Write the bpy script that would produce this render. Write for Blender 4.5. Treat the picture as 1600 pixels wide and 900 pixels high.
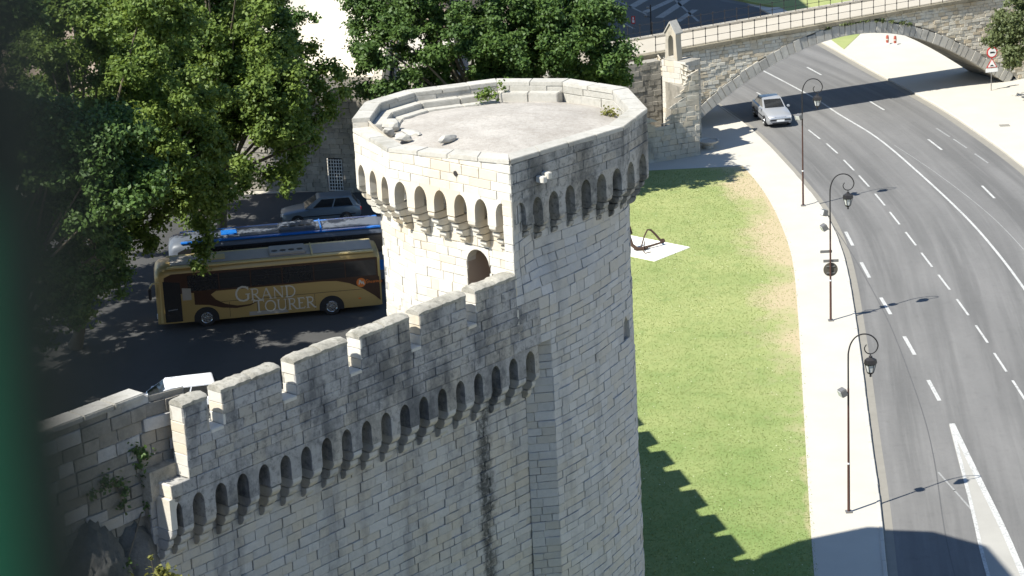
import bpy, bmesh, math, random
import numpy as np
from mathutils import Vector, Matrix
random.seed(7); RNG = np.random.default_rng(7)
SC = bpy.context.scene
for o in list(bpy.data.objects): bpy.data.objects.remove(o)
COL = SC.collection

# ------------------------------------------------------------------ camera
CAM_F, CAM_PITCH, CAM_ROLL, CAM_H = 3710.0, math.radians(17.6), math.radians(2.77), 40.4
cam_data = bpy.data.cameras.new('camera'); cam = bpy.data.objects.new('camera', cam_data); COL.objects.link(cam)
SC.camera = cam
fw = Vector((0, math.cos(CAM_PITCH), -math.sin(CAM_PITCH))); rt0 = Vector((1, 0, 0)); up0 = rt0.cross(fw)
rt = rt0 * math.cos(CAM_ROLL) - up0 * math.sin(CAM_ROLL); up = up0 * math.cos(CAM_ROLL) + rt0 * math.sin(CAM_ROLL)
M3 = Matrix((rt, up, -fw)).transposed()
cam.matrix_world = Matrix.Translation((0, 0, CAM_H)) @ M3.to_4x4()
cam_data.sensor_width = 36.0; cam_data.lens = CAM_F / 1600 * 36.0
cam_data.clip_start = 0.05; cam_data.clip_end = 2000
cam_data.dof.use_dof = True; cam_data.dof.focus_distance = 100.0; cam_data.dof.aperture_fstop = 2.5
# ------------------------------------------------------------------ sky, sun, exposure
SUN_TO = Vector((0.66, 0.455, -1.0)).normalized()          # the way the light travels
SUN_EL = math.asin(-SUN_TO.z); SUN_AZ = math.atan2(-SUN_TO.x, -SUN_TO.y)
world = bpy.data.worlds.new('World'); SC.world = world; world.use_nodes = True
wn = world.node_tree.nodes; wl = world.node_tree.links; wn.clear()
wo = wn.new('ShaderNodeOutputWorld'); bg = wn.new('ShaderNodeBackground'); sky = wn.new('ShaderNodeTexSky')
sky.sky_type = 'NISHITA'; sky.sun_disc = False; sky.sun_elevation = SUN_EL; sky.sun_rotation = SUN_AZ
sky.dust_density = 0.2; sky.ozone_density = 5.0
bg.inputs['Strength'].default_value = 0.095
wl.new(sky.outputs[0], bg.inputs[0]); wl.new(bg.outputs[0], wo.inputs[0])
sun_data = bpy.data.lights.new('sun', 'SUN'); sun_data.energy = 5.0; sun_data.angle = math.radians(0.55)
sun_data.color = (1.0, 0.97, 0.905)
sun = bpy.data.objects.new('sun', sun_data); COL.objects.link(sun)
sun.rotation_euler = SUN_TO.to_track_quat('-Z', 'Y').to_euler(); sun.location = (-30, -20, 90)
SC.view_settings.view_transform = 'Standard'; SC.view_settings.look = 'None'
SC.view_settings.exposure = 0.8; SC.view_settings.gamma = 1.0; SC.view_settings.use_curve_mapping = False

# ------------------------------------------------------------------ helpers
def tag(o, label=None, cat=None, group=None, kind=None):
    if label: o['label'] = label
    if cat: o['category'] = cat
    if group: o['group'] = group
    if kind: o['kind'] = kind
    return o
def thing(name, label, cat, loc=(0, 0, 0), rz=0.0, group=None):
    o = bpy.data.objects.new(name, None); COL.objects.link(o); o.empty_display_size = 0.2
    o.location = loc; o.rotation_euler = (0, 0, rz)
    return tag(o, label, cat, group)
def wm(o):
    m = Matrix.LocRotScale(o.location, o.rotation_euler, o.scale)
    return wm(o.parent) @ m if o.parent else m
class MB:
    def __init__(s): s.v = []; s.f = []; s.r = []; s.m = []; s.T = None
    def add(s, vs, fs, r=None, m=0):
        b = len(s.v)
        if s.T is not None: vs = [tuple(s.T @ Vector(v)) for v in vs]
        s.v += [tuple(v) for v in vs]; s.f += [tuple(i + b for i in f) for f in fs]
        r = random.random() if r is None else r
        s.r += [r] * len(fs); s.m += [m] * len(fs); return s
    def box(s, x0, x1, y0, y1, z0, z1, r=None, m=0):
        vs = [(x, y, z) for z in (z0, z1) for y in (y0, y1) for x in (x0, x1)]
        return s.add(vs, [(0, 2, 3, 1), (4, 5, 7, 6), (0, 1, 5, 4), (2, 6, 7, 3), (0, 4, 6, 2), (1, 3, 7, 5)], r, m)
    def prism(s, poly, z0, z1, r=None, m=0):
        n = len(poly); z1l = z1 if hasattr(z1, '__len__') else [z1] * n; z0l = z0 if hasattr(z0, '__len__') else [z0] * n
        vs = [(p[0], p[1], z0l[i]) for i, p in enumerate(poly)] + [(p[0], p[1], z1l[i]) for i, p in enumerate(poly)]
        return s.add(vs, [tuple(range(n))[::-1], tuple(range(n, 2 * n))] + [(i, (i + 1) % n, n + (i + 1) % n, n + i) for i in range(n)], r, m)
    def extr(s, poly3, d, r=None, m=0):
        n = len(poly3); d = Vector(d); vs = [Vector(p) for p in poly3] + [Vector(p) + d for p in poly3]
        return s.add(vs, [tuple(range(n)), tuple(range(n, 2 * n))[::-1]] + [(i, n + i, n + (i + 1) % n, (i + 1) % n) for i in range(n)], r, m)
    def tube(s, pts, rad, n=8, r=None, m=0, caps=True):
        pts = [Vector(p) for p in pts]; k = len(pts)
        rad = rad if hasattr(rad, '__len__') else [rad] * k
        vs = []; ref = None
        for i, p in enumerate(pts):
            t = (pts[min(i + 1, k - 1)] - pts[max(i - 1, 0)]).normalized()
            if ref is None: ref = Vector((1, 0, 0)) if abs(t.x) < 0.8 else Vector((0, 1, 0))
            a = (ref - t * ref.dot(t)).normalized(); ref = a; b = t.cross(a)
            for j in range(n):
                q = 2 * math.pi * j / n
                vs.append(p + (a * math.cos(q) + b * math.sin(q)) * rad[i])
        fs = [(i * n + j, i * n + (j + 1) % n, (i + 1) * n + (j + 1) % n, (i + 1) * n + j) for i in range(k - 1) for j in range(n)]
        if caps: fs += [tuple(range(n))[::-1], tuple(range((k - 1) * n, k * n))]
        return s.add(vs, fs, r, m)
    def lathe(s, prof, c=(0, 0, 0), n=16, axis='z', r=None, m=0):
        vs = []
        for (ra, z) in prof:
            for j in range(n):
                q = 2 * math.pi * j / n; a, b = ra * math.cos(q), ra * math.sin(q)
                p = (a, b, z) if axis == 'z' else ((a, z, b) if axis == 'y' else (z, a, b))
                vs.append((c[0] + p[0], c[1] + p[1], c[2] + p[2]))
        k = len(prof)
        fs = [(i * n + j, i * n + (j + 1) % n, (i + 1) * n + (j + 1) % n, (i + 1) * n + j) for i in range(k - 1) for j in range(n)]
        fs += [tuple(range(n))[::-1], tuple(range((k - 1) * n, k * n))]
        return s.add(vs, fs, r, m)
    def loft(s, rings, r=None, m=0, caps=True):
        n = len(rings[0]); vs = [p for rg in rings for p in rg]; k = len(rings)
        fs = [(i * n + j, i * n + (j + 1) % n, (i + 1) * n + (j + 1) % n, (i + 1) * n + j) for i in range(k - 1) for j in range(n)]
        if caps: fs += [tuple(range(n))[::-1], tuple(range((k - 1) * n, k * n))]
        return s.add(vs, fs, r, m)
    def build(s, name, mats, parent=None, world=False, smooth=False, bev=0, fixn=True):
        me = bpy.data.meshes.new(name); vs = s.v
        if world and parent is not None:
            inv = wm(parent).inverted(); vs = [tuple(inv @ Vector(v)) for v in vs]
        me.from_pydata(vs, [], s.f)
        mats = mats if isinstance(mats, (list, tuple)) else [mats]
        for mt in mats: me.materials.append(mt)
        if any(s.m): me.polygons.foreach_set('material_index', s.m)
        at = me.attributes.new('rnd', 'FLOAT', 'FACE'); at.data.foreach_set('value', s.r)
        if fixn or bev:
            bm = bmesh.new(); bm.from_mesh(me)
            if fixn: bmesh.ops.recalc_face_normals(bm, faces=bm.faces)
            if bev: bmesh.ops.bevel(bm, geom=list(bm.edges), offset=bev, segments=2, affect='EDGES', clamp_overlap=True)
            bm.to_mesh(me); bm.free()
        if smooth:
            me.polygons.foreach_set('use_smooth', [True] * len(me.polygons))
            try: me.set_sharp_from_angle(angle=math.radians(42))
            except Exception: pass
        me.update()
        o = bpy.data.objects.new(name, me); COL.objects.link(o)
        if parent is not None: o.parent = parent
        return o
def copy_tree(o, parent=None):
    c = o.copy(); COL.objects.link(c); c.parent = parent
    for ch in o.children: copy_tree(ch, c)
    return c
def proj(p):
    d = Vector(p) - Vector((0, 0, CAM_H)); z = d.dot(fw)
    return (800 + CAM_F * d.dot(rt) / z, 450 - CAM_F * d.dot(up) / z)

# ------------------------------------------------------------------ materials
def nd(nt, typ, **kw):
    n = nt.nodes.new(typ)
    for k, v in kw.items():
        if k in ('op', 'operation'): n.operation = v
        elif k == 'blend': n.blend_type = v
        else: n.inputs[k].default_value = v
    return n
class NT:
    def __init__(s, name):
        s.mat = bpy.data.materials.new(name); s.mat.use_nodes = True; s.nt = s.mat.node_tree; s.nt.nodes.clear()
        s.out = s.nt.nodes.new('ShaderNodeOutputMaterial'); s.b = s.nt.nodes.new('ShaderNodeBsdfPrincipled')
        s.nt.links.new(s.b.outputs[0], s.out.inputs[0]); s.L = s.nt.links.new
        g = s.nt.nodes.new('ShaderNodeNewGeometry'); s.pos = g.outputs['Position']
    def obj(s):
        t = s.nt.nodes.new('ShaderNodeTexCoord'); s.pos = t.outputs['Object']; return s
    def noise(s, scale, detail=5, rough=0.55, vec=None, stretch=None, dist=0.0):
        v = vec or s.pos
        if stretch:
            m = s.nt.nodes.new('ShaderNodeMapping'); m.inputs['Scale'].default_value = stretch; s.L(v, m.inputs[0]); v = m.outputs[0]
        n = s.nt.nodes.new('ShaderNodeTexNoise'); n.inputs['Scale'].default_value = scale; n.inputs['Detail'].default_value = detail
        n.inputs['Roughness'].default_value = rough; n.inputs['Distortion'].default_value = dist
        s.L(v, n.inputs['Vector']); return n.outputs['Fac']
    def attr(s, name='rnd'):
        a = s.nt.nodes.new('ShaderNodeAttribute'); a.attribute_name = name; return a.outputs['Fac']
    def math(s, op, a, b=None, c=None, clamp=False):
        m = s.nt.nodes.new('ShaderNodeMath'); m.operation = op; m.use_clamp = clamp
        for i, x in enumerate((a, b, c)):
            if x is None: continue
            if isinstance(x, (int, float)): m.inputs[i].default_value = x
            else: s.L(x, m.inputs[i])
        return m.outputs[0]
    def ramp(s, x, lo, hi, a=0.0, b=1.0):
        m = s.nt.nodes.new('ShaderNodeMapRange'); m.clamp = True
        for i, q in ((1, lo), (2, hi), (3, a), (4, b)): m.inputs[i].default_value = q
        s.L(x, m.inputs[0]); return m.outputs[0]
    def mix(s, fac, a, b, blend='MIX'):
        m = s.nt.nodes.new('ShaderNodeMix'); m.data_type = 'RGBA'; m.blend_type = blend; m.clamp_result = False
        if isinstance(fac, (int, float)): m.inputs['Factor'].default_value = fac
        else: s.L(fac, m.inputs['Factor'])
        for k, x in (('A', a), ('B', b)):
            i = [q for q in m.inputs if q.name == k and q.type == 'RGBA'][0]
            if isinstance(x, tuple): i.default_value = (*x, 1)
            else: s.L(x, i)
        return [q for q in m.outputs if q.type == 'RGBA'][0]
    def sep(s, i):
        q = s.nt.nodes.new('ShaderNodeSeparateXYZ'); s.L(s.pos, q.inputs[0]); return q.outputs[i]
    def bump(s, h, strength=0.5, dist=0.02):
        b = s.nt.nodes.new('ShaderNodeBump'); b.inputs['Strength'].default_value = strength; b.inputs['Distance'].default_value = dist
        s.L(h, b.inputs['Height']); s.L(b.outputs[0], s.b.inputs['Normal'])
    def fin(s, col, rough=0.85, metal=0.0, spec=0.3, **kw):
        if isinstance(col, tuple): s.b.inputs['Base Color'].default_value = (*col, 1)
        else: s.L(col, s.b.inputs['Base Color'])
        if isinstance(rough, (int, float)): s.b.inputs['Roughness'].default_value = rough
        else: s.L(rough, s.b.inputs['Roughness'])
        s.b.inputs['Metallic'].default_value = metal; s.b.inputs['Specular IOR Level'].default_value = spec
        for k, v in kw.items(): s.b.inputs[k].default_value = v
        return s.mat
def stone(name, light, dark, stain=(0.05, 0.052, 0.05), amt=0.5, thr=0.52, width=0.16, bump=0.6, streaky=0.14, sc=0.8, warm=None, streak_only=False, blotch=0.0):
    t = NT(name); r = t.attr(); fine = t.noise(14, 7, 0.65); mid = t.noise(2.3, 5)
    k = t.math('MULTIPLY_ADD', r, 0.42, t.math('MULTIPLY_ADD', fine, 0.7, t.math('MULTIPLY_ADD', mid, 0.75, -0.48)), clamp=True)
    c = t.mix(k, dark, light)
    if warm:
        w = t.ramp(t.noise(0.55, 4), 0.5, 0.66); c = t.mix(t.math('MULTIPLY', w, 0.55), c, warm)
        rr = t.ramp(t.math('FRACT', t.math('MULTIPLY', r, 7.31)), 0.72, 0.78); c = t.mix(t.math('MULTIPLY', rr, 0.5), c, warm)
    st = t.noise(sc, 6, 0.6, stretch=(1.0, 1.0, streaky), dist=0.3); sp = t.noise(3.4, 8, 0.7)
    q = t.math('ADD', t.math('MULTIPLY', st, 0.72), t.math('MULTIPLY', sp, 0.28))
    msk = t.math('MULTIPLY', t.ramp(q, thr, thr + width), amt)
    c = t.mix(msk, c, stain)
    if blotch:
        bl = t.noise(5.5, 9, 0.72); c = t.mix(t.math('MULTIPLY', t.ramp(bl, 0.5, 0.66), blotch), c, stain)
    t.c = c; t.k = fine
    t.bump(t.math('ADD', t.math('MULTIPLY', fine, 0.7), t.math('MULTIPLY', t.noise(45, 4), 0.4)), bump, 0.03)
    t.b.inputs['Base Color'].default_value = (1, 1, 1, 1); t.L(c, t.b.inputs['Base Color'])
    t.b.inputs['Roughness'].default_value = 0.92; t.b.inputs['Specular IOR Level'].default_value = 0.15
    return t
def simple(name, col, rough=0.6, metal=0.0, var=0.12, scale=6.0, spec=0.4, bump=0.0, **kw):
    t = NT(name); n = t.noise(scale, 6); r = t.attr()
    k = t.math('ADD', t.math('MULTIPLY', n, 0.7), t.math('MULTIPLY', r, 0.3))
    c = t.mix(k, tuple(x * (1 - var) for x in col), tuple(min(1, x * (1 + var)) for x in col))
    if bump: t.bump(n, bump, 0.02)
    return t.fin(c, rough, metal, spec, **kw)

M = {}
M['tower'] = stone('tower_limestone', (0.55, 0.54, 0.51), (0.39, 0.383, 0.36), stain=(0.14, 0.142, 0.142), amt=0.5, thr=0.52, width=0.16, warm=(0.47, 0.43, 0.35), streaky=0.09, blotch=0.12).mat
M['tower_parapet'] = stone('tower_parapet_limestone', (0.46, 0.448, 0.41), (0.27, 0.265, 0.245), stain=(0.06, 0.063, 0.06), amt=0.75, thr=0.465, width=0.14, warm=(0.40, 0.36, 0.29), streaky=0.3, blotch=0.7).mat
# paler copy of the stone for sunlit faces; light put into the colour
M['sunlit_stone'] = stone('sunlit_face_limestone', (0.66, 0.63, 0.56), (0.50, 0.475, 0.41), stain=(0.25, 0.22, 0.16), amt=0.4, thr=0.56, warm=(0.56, 0.47, 0.33)).mat
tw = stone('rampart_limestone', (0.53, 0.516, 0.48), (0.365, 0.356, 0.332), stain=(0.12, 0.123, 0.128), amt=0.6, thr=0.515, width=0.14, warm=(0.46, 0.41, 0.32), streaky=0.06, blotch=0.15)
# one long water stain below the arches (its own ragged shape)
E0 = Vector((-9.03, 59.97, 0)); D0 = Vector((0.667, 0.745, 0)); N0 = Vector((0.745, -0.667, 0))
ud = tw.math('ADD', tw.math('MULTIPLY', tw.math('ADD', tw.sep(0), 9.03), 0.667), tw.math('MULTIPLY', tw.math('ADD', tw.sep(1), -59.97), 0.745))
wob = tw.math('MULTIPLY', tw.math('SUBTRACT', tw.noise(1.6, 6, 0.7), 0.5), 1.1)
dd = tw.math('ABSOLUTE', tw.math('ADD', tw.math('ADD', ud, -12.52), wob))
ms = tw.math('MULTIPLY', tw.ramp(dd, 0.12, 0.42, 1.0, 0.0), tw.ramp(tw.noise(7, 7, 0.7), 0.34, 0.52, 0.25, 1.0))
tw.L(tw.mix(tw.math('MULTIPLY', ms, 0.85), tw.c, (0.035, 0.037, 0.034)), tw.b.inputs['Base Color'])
M['wall'] = tw.mat
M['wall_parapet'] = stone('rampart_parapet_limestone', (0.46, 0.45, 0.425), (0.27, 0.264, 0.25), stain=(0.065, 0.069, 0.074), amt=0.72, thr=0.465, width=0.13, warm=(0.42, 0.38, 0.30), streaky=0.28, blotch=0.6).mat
M['coping'] = stone('coping_stone_grey', (0.52, 0.49, 0.41), (0.27, 0.255, 0.215), stain=(0.12, 0.115, 0.09), amt=0.55, thr=0.48, width=0.14, streaky=1.0, blotch=0.55, bump=0.9).mat
M['tower_coping'] = stone('tower_coping_stone', (0.53, 0.505, 0.445), (0.35, 0.335, 0.29), stain=(0.22, 0.20, 0.15), amt=0.5, thr=0.52, streaky=1.0, blotch=0.3).mat
def mortar_mat():
    t = NT('old_mortar'); n = t.noise(1.7, 6, 0.7); f = t.noise(9, 5, 0.7); k = t.math('ADD', t.math('MULTIPLY', n, 0.55), t.math('MULTIPLY', f, 0.45))
    c = t.mix(t.ramp(k, 0.45, 0.58), (0.37, 0.36, 0.335), (0.10, 0.10, 0.097)); t.bump(f, 0.4, 0.02); return t.fin(c, 0.95, spec=0.1)
M['mortar'] = mortar_mat()
M['mortar_pale'] = simple('pale_mortar', (0.40, 0.36, 0.29), 0.95, var=0.25, scale=5, bump=0.4)
M['bridge'] = stone('bridge_rubble_stone', (0.74, 0.69, 0.57), (0.50, 0.46, 0.37), stain=(0.26, 0.24, 0.18), amt=0.45, thr=0.55, streaky=0.6, warm=(0.50, 0.38, 0.22)).mat
M['voussoir'] = stone('grey_arch_stone', (0.58, 0.55, 0.475), (0.36, 0.342, 0.30), stain=(0.09, 0.085, 0.07), amt=0.5, thr=0.52, streaky=0.7).mat
M['cornice'] = stone('mossy_cornice_stone', (0.33, 0.29, 0.21), (0.17, 0.15, 0.105), stain=(0.06, 0.06, 0.035), amt=0.6, thr=0.5, streaky=1.0).mat
M['ruin'] = stone('ruin_limestone', (0.58, 0.545, 0.46), (0.37, 0.345, 0.29), stain=(0.10, 0.095, 0.08), amt=0.55, thr=0.52, streaky=0.5, warm=(0.5, 0.42, 0.3)).mat
M['rubble'] = stone('old_rubble_wall', (0.40, 0.37, 0.31), (0.2, 0.185, 0.155), stain=(0.06, 0.06, 0.05), amt=0.6, thr=0.5, streaky=0.6).mat
M['rock'] = stone('limestone_rock', (0.19, 0.185, 0.17), (0.075, 0.074, 0.07), stain=(0.05, 0.055, 0.045), amt=0.6, thr=0.5, streaky=0.6, bump=1.0, blotch=0.4).mat
def floor_mat():
    t = NT('tower_roof_screed'); n = t.noise(0.7, 7, 0.65); f = t.noise(7, 8, 0.7); g = t.noise(30, 5, 0.7)
    c = t.mix(t.ramp(n, 0.35, 0.65), (0.35, 0.32, 0.275), (0.48, 0.445, 0.39)); c = t.mix(t.math('MULTIPLY', t.ramp(f, 0.45, 0.7), 0.55), c, (0.25, 0.225, 0.19))
    c = t.mix(t.math('MULTIPLY', t.ramp(g, 0.58, 0.68), 0.6), c, (0.62, 0.59, 0.54)); t.bump(t.math('ADD', f, g), 0.7, 0.04); return t.fin(c, 0.95, spec=0.1)
M['screed'] = floor_mat()
def asphalt(name, a, b, spec=0.3, tracks=False):
    t = NT(name); n = t.noise(0.22, 5, stretch=(1.0, 0.35, 1.0)); f = t.noise(60, 4, 0.7); p = t.noise(1.6, 6, 0.65)
    c = t.mix(t.ramp(n, 0.35, 0.65), a, b); c = t.mix(t.math('MULTIPLY', t.ramp(f, 0.4, 0.7), 0.35), c, tuple(x * 1.5 for x in b))
    c = t.mix(t.math('MULTIPLY', t.ramp(p, 0.55, 0.75), 0.25), c, tuple(x * 0.6 for x in a))
    if tracks:                                             # rubber-darkened wheel tracks and long patches, following the lanes
        ac = t.attr('dry'); cb = t.nt.nodes.new('ShaderNodeCombineXYZ'); t.L(ac, cb.inputs[0]); t.L(t.math('MULTIPLY', t.sep(1), 0.03), cb.inputs[1])
        w1 = t.noise(0.75, 4, 0.55, vec=cb.outputs[0]); w2 = t.noise(3.2, 5, 0.6, vec=cb.outputs[0])
        c = t.mix(t.ramp(w1, 0.42, 0.62, 0.0, 0.5), c, tuple(x * 0.68 for x in a)); c = t.mix(t.ramp(w2, 0.5, 0.7, 0.0, 0.28), c, tuple(x * 1.35 for x in b))
        k = t.ramp(t.noise(0.9, 9, 0.8, dist=1.2), 0.492, 0.5); k2 = t.ramp(t.noise(0.9, 9, 0.8, dist=1.2), 0.5, 0.508, 1.0, 0.0)
        c = t.mix(t.math('MULTIPLY', t.math('MULTIPLY', k, k2), 0.35), c, (0.06, 0.06, 0.058))
    t.bump(f, 0.35, 0.01); return t.fin(c, 0.85, spec=spec)
M['asphalt'] = asphalt('road_asphalt', (0.132, 0.129, 0.121), (0.176, 0.171, 0.160), tracks=True)
M['street'] = asphalt('street_asphalt', (0.048, 0.048, 0.046), (0.068, 0.067, 0.064))
M['parking'] = asphalt('parking_asphalt', (0.07, 0.07, 0.068), (0.09, 0.09, 0.088))
M['gutter'] = simple('gutter_concrete', (0.24, 0.225, 0.19), 0.9, var=0.2, scale=2, spec=0.2)
M['tar'] = simple('tar_joint', (0.10, 0.098, 0.093), 0.7, var=0.3, scale=9)
def paint(name='road_paint', col=(0.50, 0.50, 0.47), wear=0.7):
    t = NT(name); f = t.noise(9, 8, 0.75); g = t.noise(1.0, 3)
    c = t.mix(t.math('MULTIPLY', t.ramp(t.math('ADD', f, t.math('MULTIPLY', g, 0.25)), 0.58, 0.74), wear), col, (0.18, 0.175, 0.165)); return t.fin(c, 0.75)
M['paint'] = paint(); M['paint_old'] = paint('worn_road_paint', (0.30, 0.30, 0.285), 0.85)
def pave(name, a, b):
    t = NT(name); n = t.noise(0.35, 6, 0.6); f = t.noise(22, 6, 0.7); c = t.mix(n, a, b); c = t.mix(t.math('MULTIPLY', t.ramp(f, 0.5, 0.75), 0.25), c, tuple(x * 0.65 for x in a)); t.bump(f, 0.3, 0.01); return t.fin(c, 0.92, spec=0.15)
M['pavement'] = pave('pale_gravel_pavement', (0.43, 0.40, 0.335), (0.55, 0.52, 0.445))
M['deck'] = pave('worn_deck_paving', (0.36, 0.325, 0.26), (0.46, 0.42, 0.345))
M['kerb'] = pave('kerb_stone', (0.42, 0.395, 0.34), (0.56, 0.53, 0.46))
M['cobble'] = pave('island_setts', (0.28, 0.27, 0.24), (0.42, 0.405, 0.36))
M['ground'] = pave('pale_ground', (0.40, 0.37, 0.30), (0.52, 0.48, 0.40))
def lawn_mat():
    t = NT('lawn'); dry = t.attr('dry'); n = t.noise(0.16, 5, 0.6); f = t.noise(13, 8, 0.75); p = t.noise(0.9, 6, 0.65); st = t.noise(0.4, 5, 0.65, stretch=(1.0, 0.6, 1.0))
    far = t.ramp(t.sep(1), 86, 122, 0.0, 0.5)
    c = t.mix(t.math('ADD', t.ramp(n, 0.3, 0.7, 0.0, 0.6), far, clamp=True), (0.15, 0.225, 0.066), (0.315, 0.34, 0.138)); c = t.mix(t.math('MULTIPLY', t.ramp(p, 0.48, 0.68), 0.4), c, (0.155, 0.23, 0.075)); c = t.mix(t.math('MULTIPLY', t.ramp(st, 0.5, 0.66), 0.35), c, (0.28, 0.30, 0.125))
    dk = t.math('ADD', dry, t.math('MULTIPLY', t.math('SUBTRACT', p, 0.5), 0.75)); dk = t.math('ADD', dk, t.math('MULTIPLY', t.math('SUBTRACT', st, 0.5), 0.8))
    c = t.mix(t.ramp(dk, 0.3, 0.75), c, (0.43, 0.355, 0.22)); c = t.mix(t.math('MULTIPLY', t.ramp(f, 0.5, 0.72), 0.16), c, (0.13, 0.18, 0.06))
    t.bump(f, 0.6, 0.04); return t.fin(c, 0.95, spec=0.1)
M['lawn'] = lawn_mat()
def leaf(name, a, b, tr=0.35):
    t = NT(name); r = t.attr(); n = t.noise(0.8, 3)
    c = t.mix(t.math('ADD', t.math('MULTIPLY', r, 0.7), t.math('MULTIPLY', n, 0.3), clamp=True), a, b)
    t.fin(c, 0.55, spec=0.35)
    tl = t.nt.nodes.new('ShaderNodeBsdfTranslucent'); t.L(t.mix(0.4, c, (b[0] * 1.3, b[1] * 1.25, b[2] * 0.7)), tl.inputs[0])
    mx = t.nt.nodes.new('ShaderNodeMixShader'); mx.inputs[0].default_value = tr
    t.L(t.b.outputs[0], mx.inputs[1]); t.L(tl.outputs[0], mx.inputs[2]); t.L(mx.outputs[0], t.out.inputs[0]); return t.mat
M['leaf'] = leaf('plane_tree_leaves', (0.05, 0.098, 0.017), (0.21, 0.285, 0.058), 0.33)
M['leaf_dark'] = leaf('dark_tree_leaves', (0.032, 0.072, 0.018), (0.115, 0.19, 0.04), 0.28)
M['leaf_pale'] = leaf('olive_tree_leaves', (0.085, 0.115, 0.04), (0.16, 0.185, 0.075))
M['leaf_yellow'] = leaf('yellow_bush_leaves', (0.14, 0.15, 0.03), (0.26, 0.25, 0.06))
M['blade'] = leaf('grass_blades', (0.19, 0.26, 0.08), (0.34, 0.37, 0.15), 0.5)
M['bark'] = simple('plane_bark', (0.16, 0.135, 0.10), 0.9, var=0.45, scale=3, spec=0.1, bump=0.5)
M['iron'] = simple('dark_wrought_iron', (0.035, 0.033, 0.033), 0.55, 0.4, var=0.3, scale=9)
M['lamp_red'] = simple('brown_red_pole_paint', (0.075, 0.036, 0.028), 0.5, var=0.25, scale=5)
M['rust'] = simple('rusty_iron', (0.075, 0.045, 0.032), 0.8, 0.3, var=0.45, scale=8)
M['white'] = simple('white_paint', (0.78, 0.78, 0.76), 0.45, var=0.05)
M['glass_lamp'] = simple('frosted_lamp_glass', (0.55, 0.56, 0.54), 0.25, var=0.1)
M['grey_metal'] = simple('grey_sheet_metal', (0.22, 0.215, 0.205), 0.5, 0.5, var=0.2)
M['sign_back'] = simple('sign_back_brown', (0.10, 0.09, 0.07), 0.6, 0.2, var=0.2)
M['red'] = simple('signal_red', (0.55, 0.035, 0.03), 0.45, var=0.1)
M['black'] = simple('black_rubber', (0.018, 0.018, 0.019), 0.75, var=0.2)
M['dark_trim'] = simple('dark_trim', (0.02, 0.02, 0.022), 0.45, var=0.2)
M['glass'] = simple('dark_window_glass', (0.02, 0.022, 0.024), 0.06, var=0.2, spec=0.9)
M['bus_glass'] = simple('coach_tinted_glass', (0.03, 0.028, 0.026), 0.07, var=0.3, spec=0.9)
M['silver'] = simple('silver_car_paint', (0.43, 0.445, 0.46), 0.3, 0.4, var=0.04, spec=0.6)
M['silver_blue'] = simple('pale_blue_silver_car_paint', (0.17, 0.21, 0.25), 0.3, 0.4, var=0.04, spec=0.6)
M['car_white'] = simple('white_car_paint', (0.82, 0.83, 0.84), 0.22, var=0.02, spec=0.6)
M['chrome'] = simple('polished_metal', (0.6, 0.6, 0.58), 0.22, 0.9, var=0.1)
M['lens'] = simple('headlight_lens', (0.6, 0.6, 0.58), 0.12, var=0.1, spec=0.8)
M['gold'] = simple('gold_coach_paint', (0.36, 0.255, 0.095), 0.32, 0.25, var=0.05, scale=2, spec=0.6)
M['gold_pale'] = simple('pale_gold_roof_edge', (0.50, 0.40, 0.19), 0.4, 0.15, var=0.1, scale=2)
M['brown'] = simple('dark_brown_coach_paint', (0.055, 0.028, 0.018), 0.3, 0.1, var=0.1)
M['lettering'] = simple('silver_lettering', (0.55, 0.53, 0.46), 0.35, 0.2, var=0.12, scale=2)
M['orange'] = simple('orange_emblem', (0.62, 0.17, 0.03), 0.45, var=0.2)
M['roof_grey'] = simple('coach_roof_grey', (0.30, 0.28, 0.25), 0.5, 0.1, var=0.2, scale=2)
M['blue'] = simple('bright_blue_coach_paint', (0.015, 0.15, 0.50), 0.3, 0.1, var=0.08)
M['coach_white'] = simple('white_coach_roof', (0.10, 0.115, 0.14), 0.45, var=0.15, scale=1.5)
M['plaster'] = simple('pale_plaster_wall', (0.74, 0.70, 0.60), 0.9, var=0.08, scale=0.8, spec=0.1, bump=0.2)
M['tan_plaster'] = simple('tan_plaster_wall', (0.42, 0.34, 0.27), 0.9, var=0.15, scale=0.8, spec=0.1)
M['roof_tile'] = simple('old_clay_roof_tile', (0.36, 0.26, 0.18), 0.9, var=0.35, scale=2.5, spec=0.1)
M['wood'] = simple('weathered_wood', (0.14, 0.085, 0.05), 0.8, var=0.3, scale=6)
M['dark'] = simple('unlit_interior', (0.03, 0.027, 0.024), 0.9, var=0.3)
M['green'] = simple('sunlit_green_post_paint', (0.001, 0.095, 0.042), 0.7, var=0.08)
M['post_shade'] = simple('shaded_green_post_paint', (0.004, 0.012, 0.009), 0.8, var=0.2, spec=0.1)  # shaded side of the green post, its shade put into the colour
M['red_plastic'] = simple('red_plastic', (0.30, 0.07, 0.045), 0.5, var=0.15)

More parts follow.
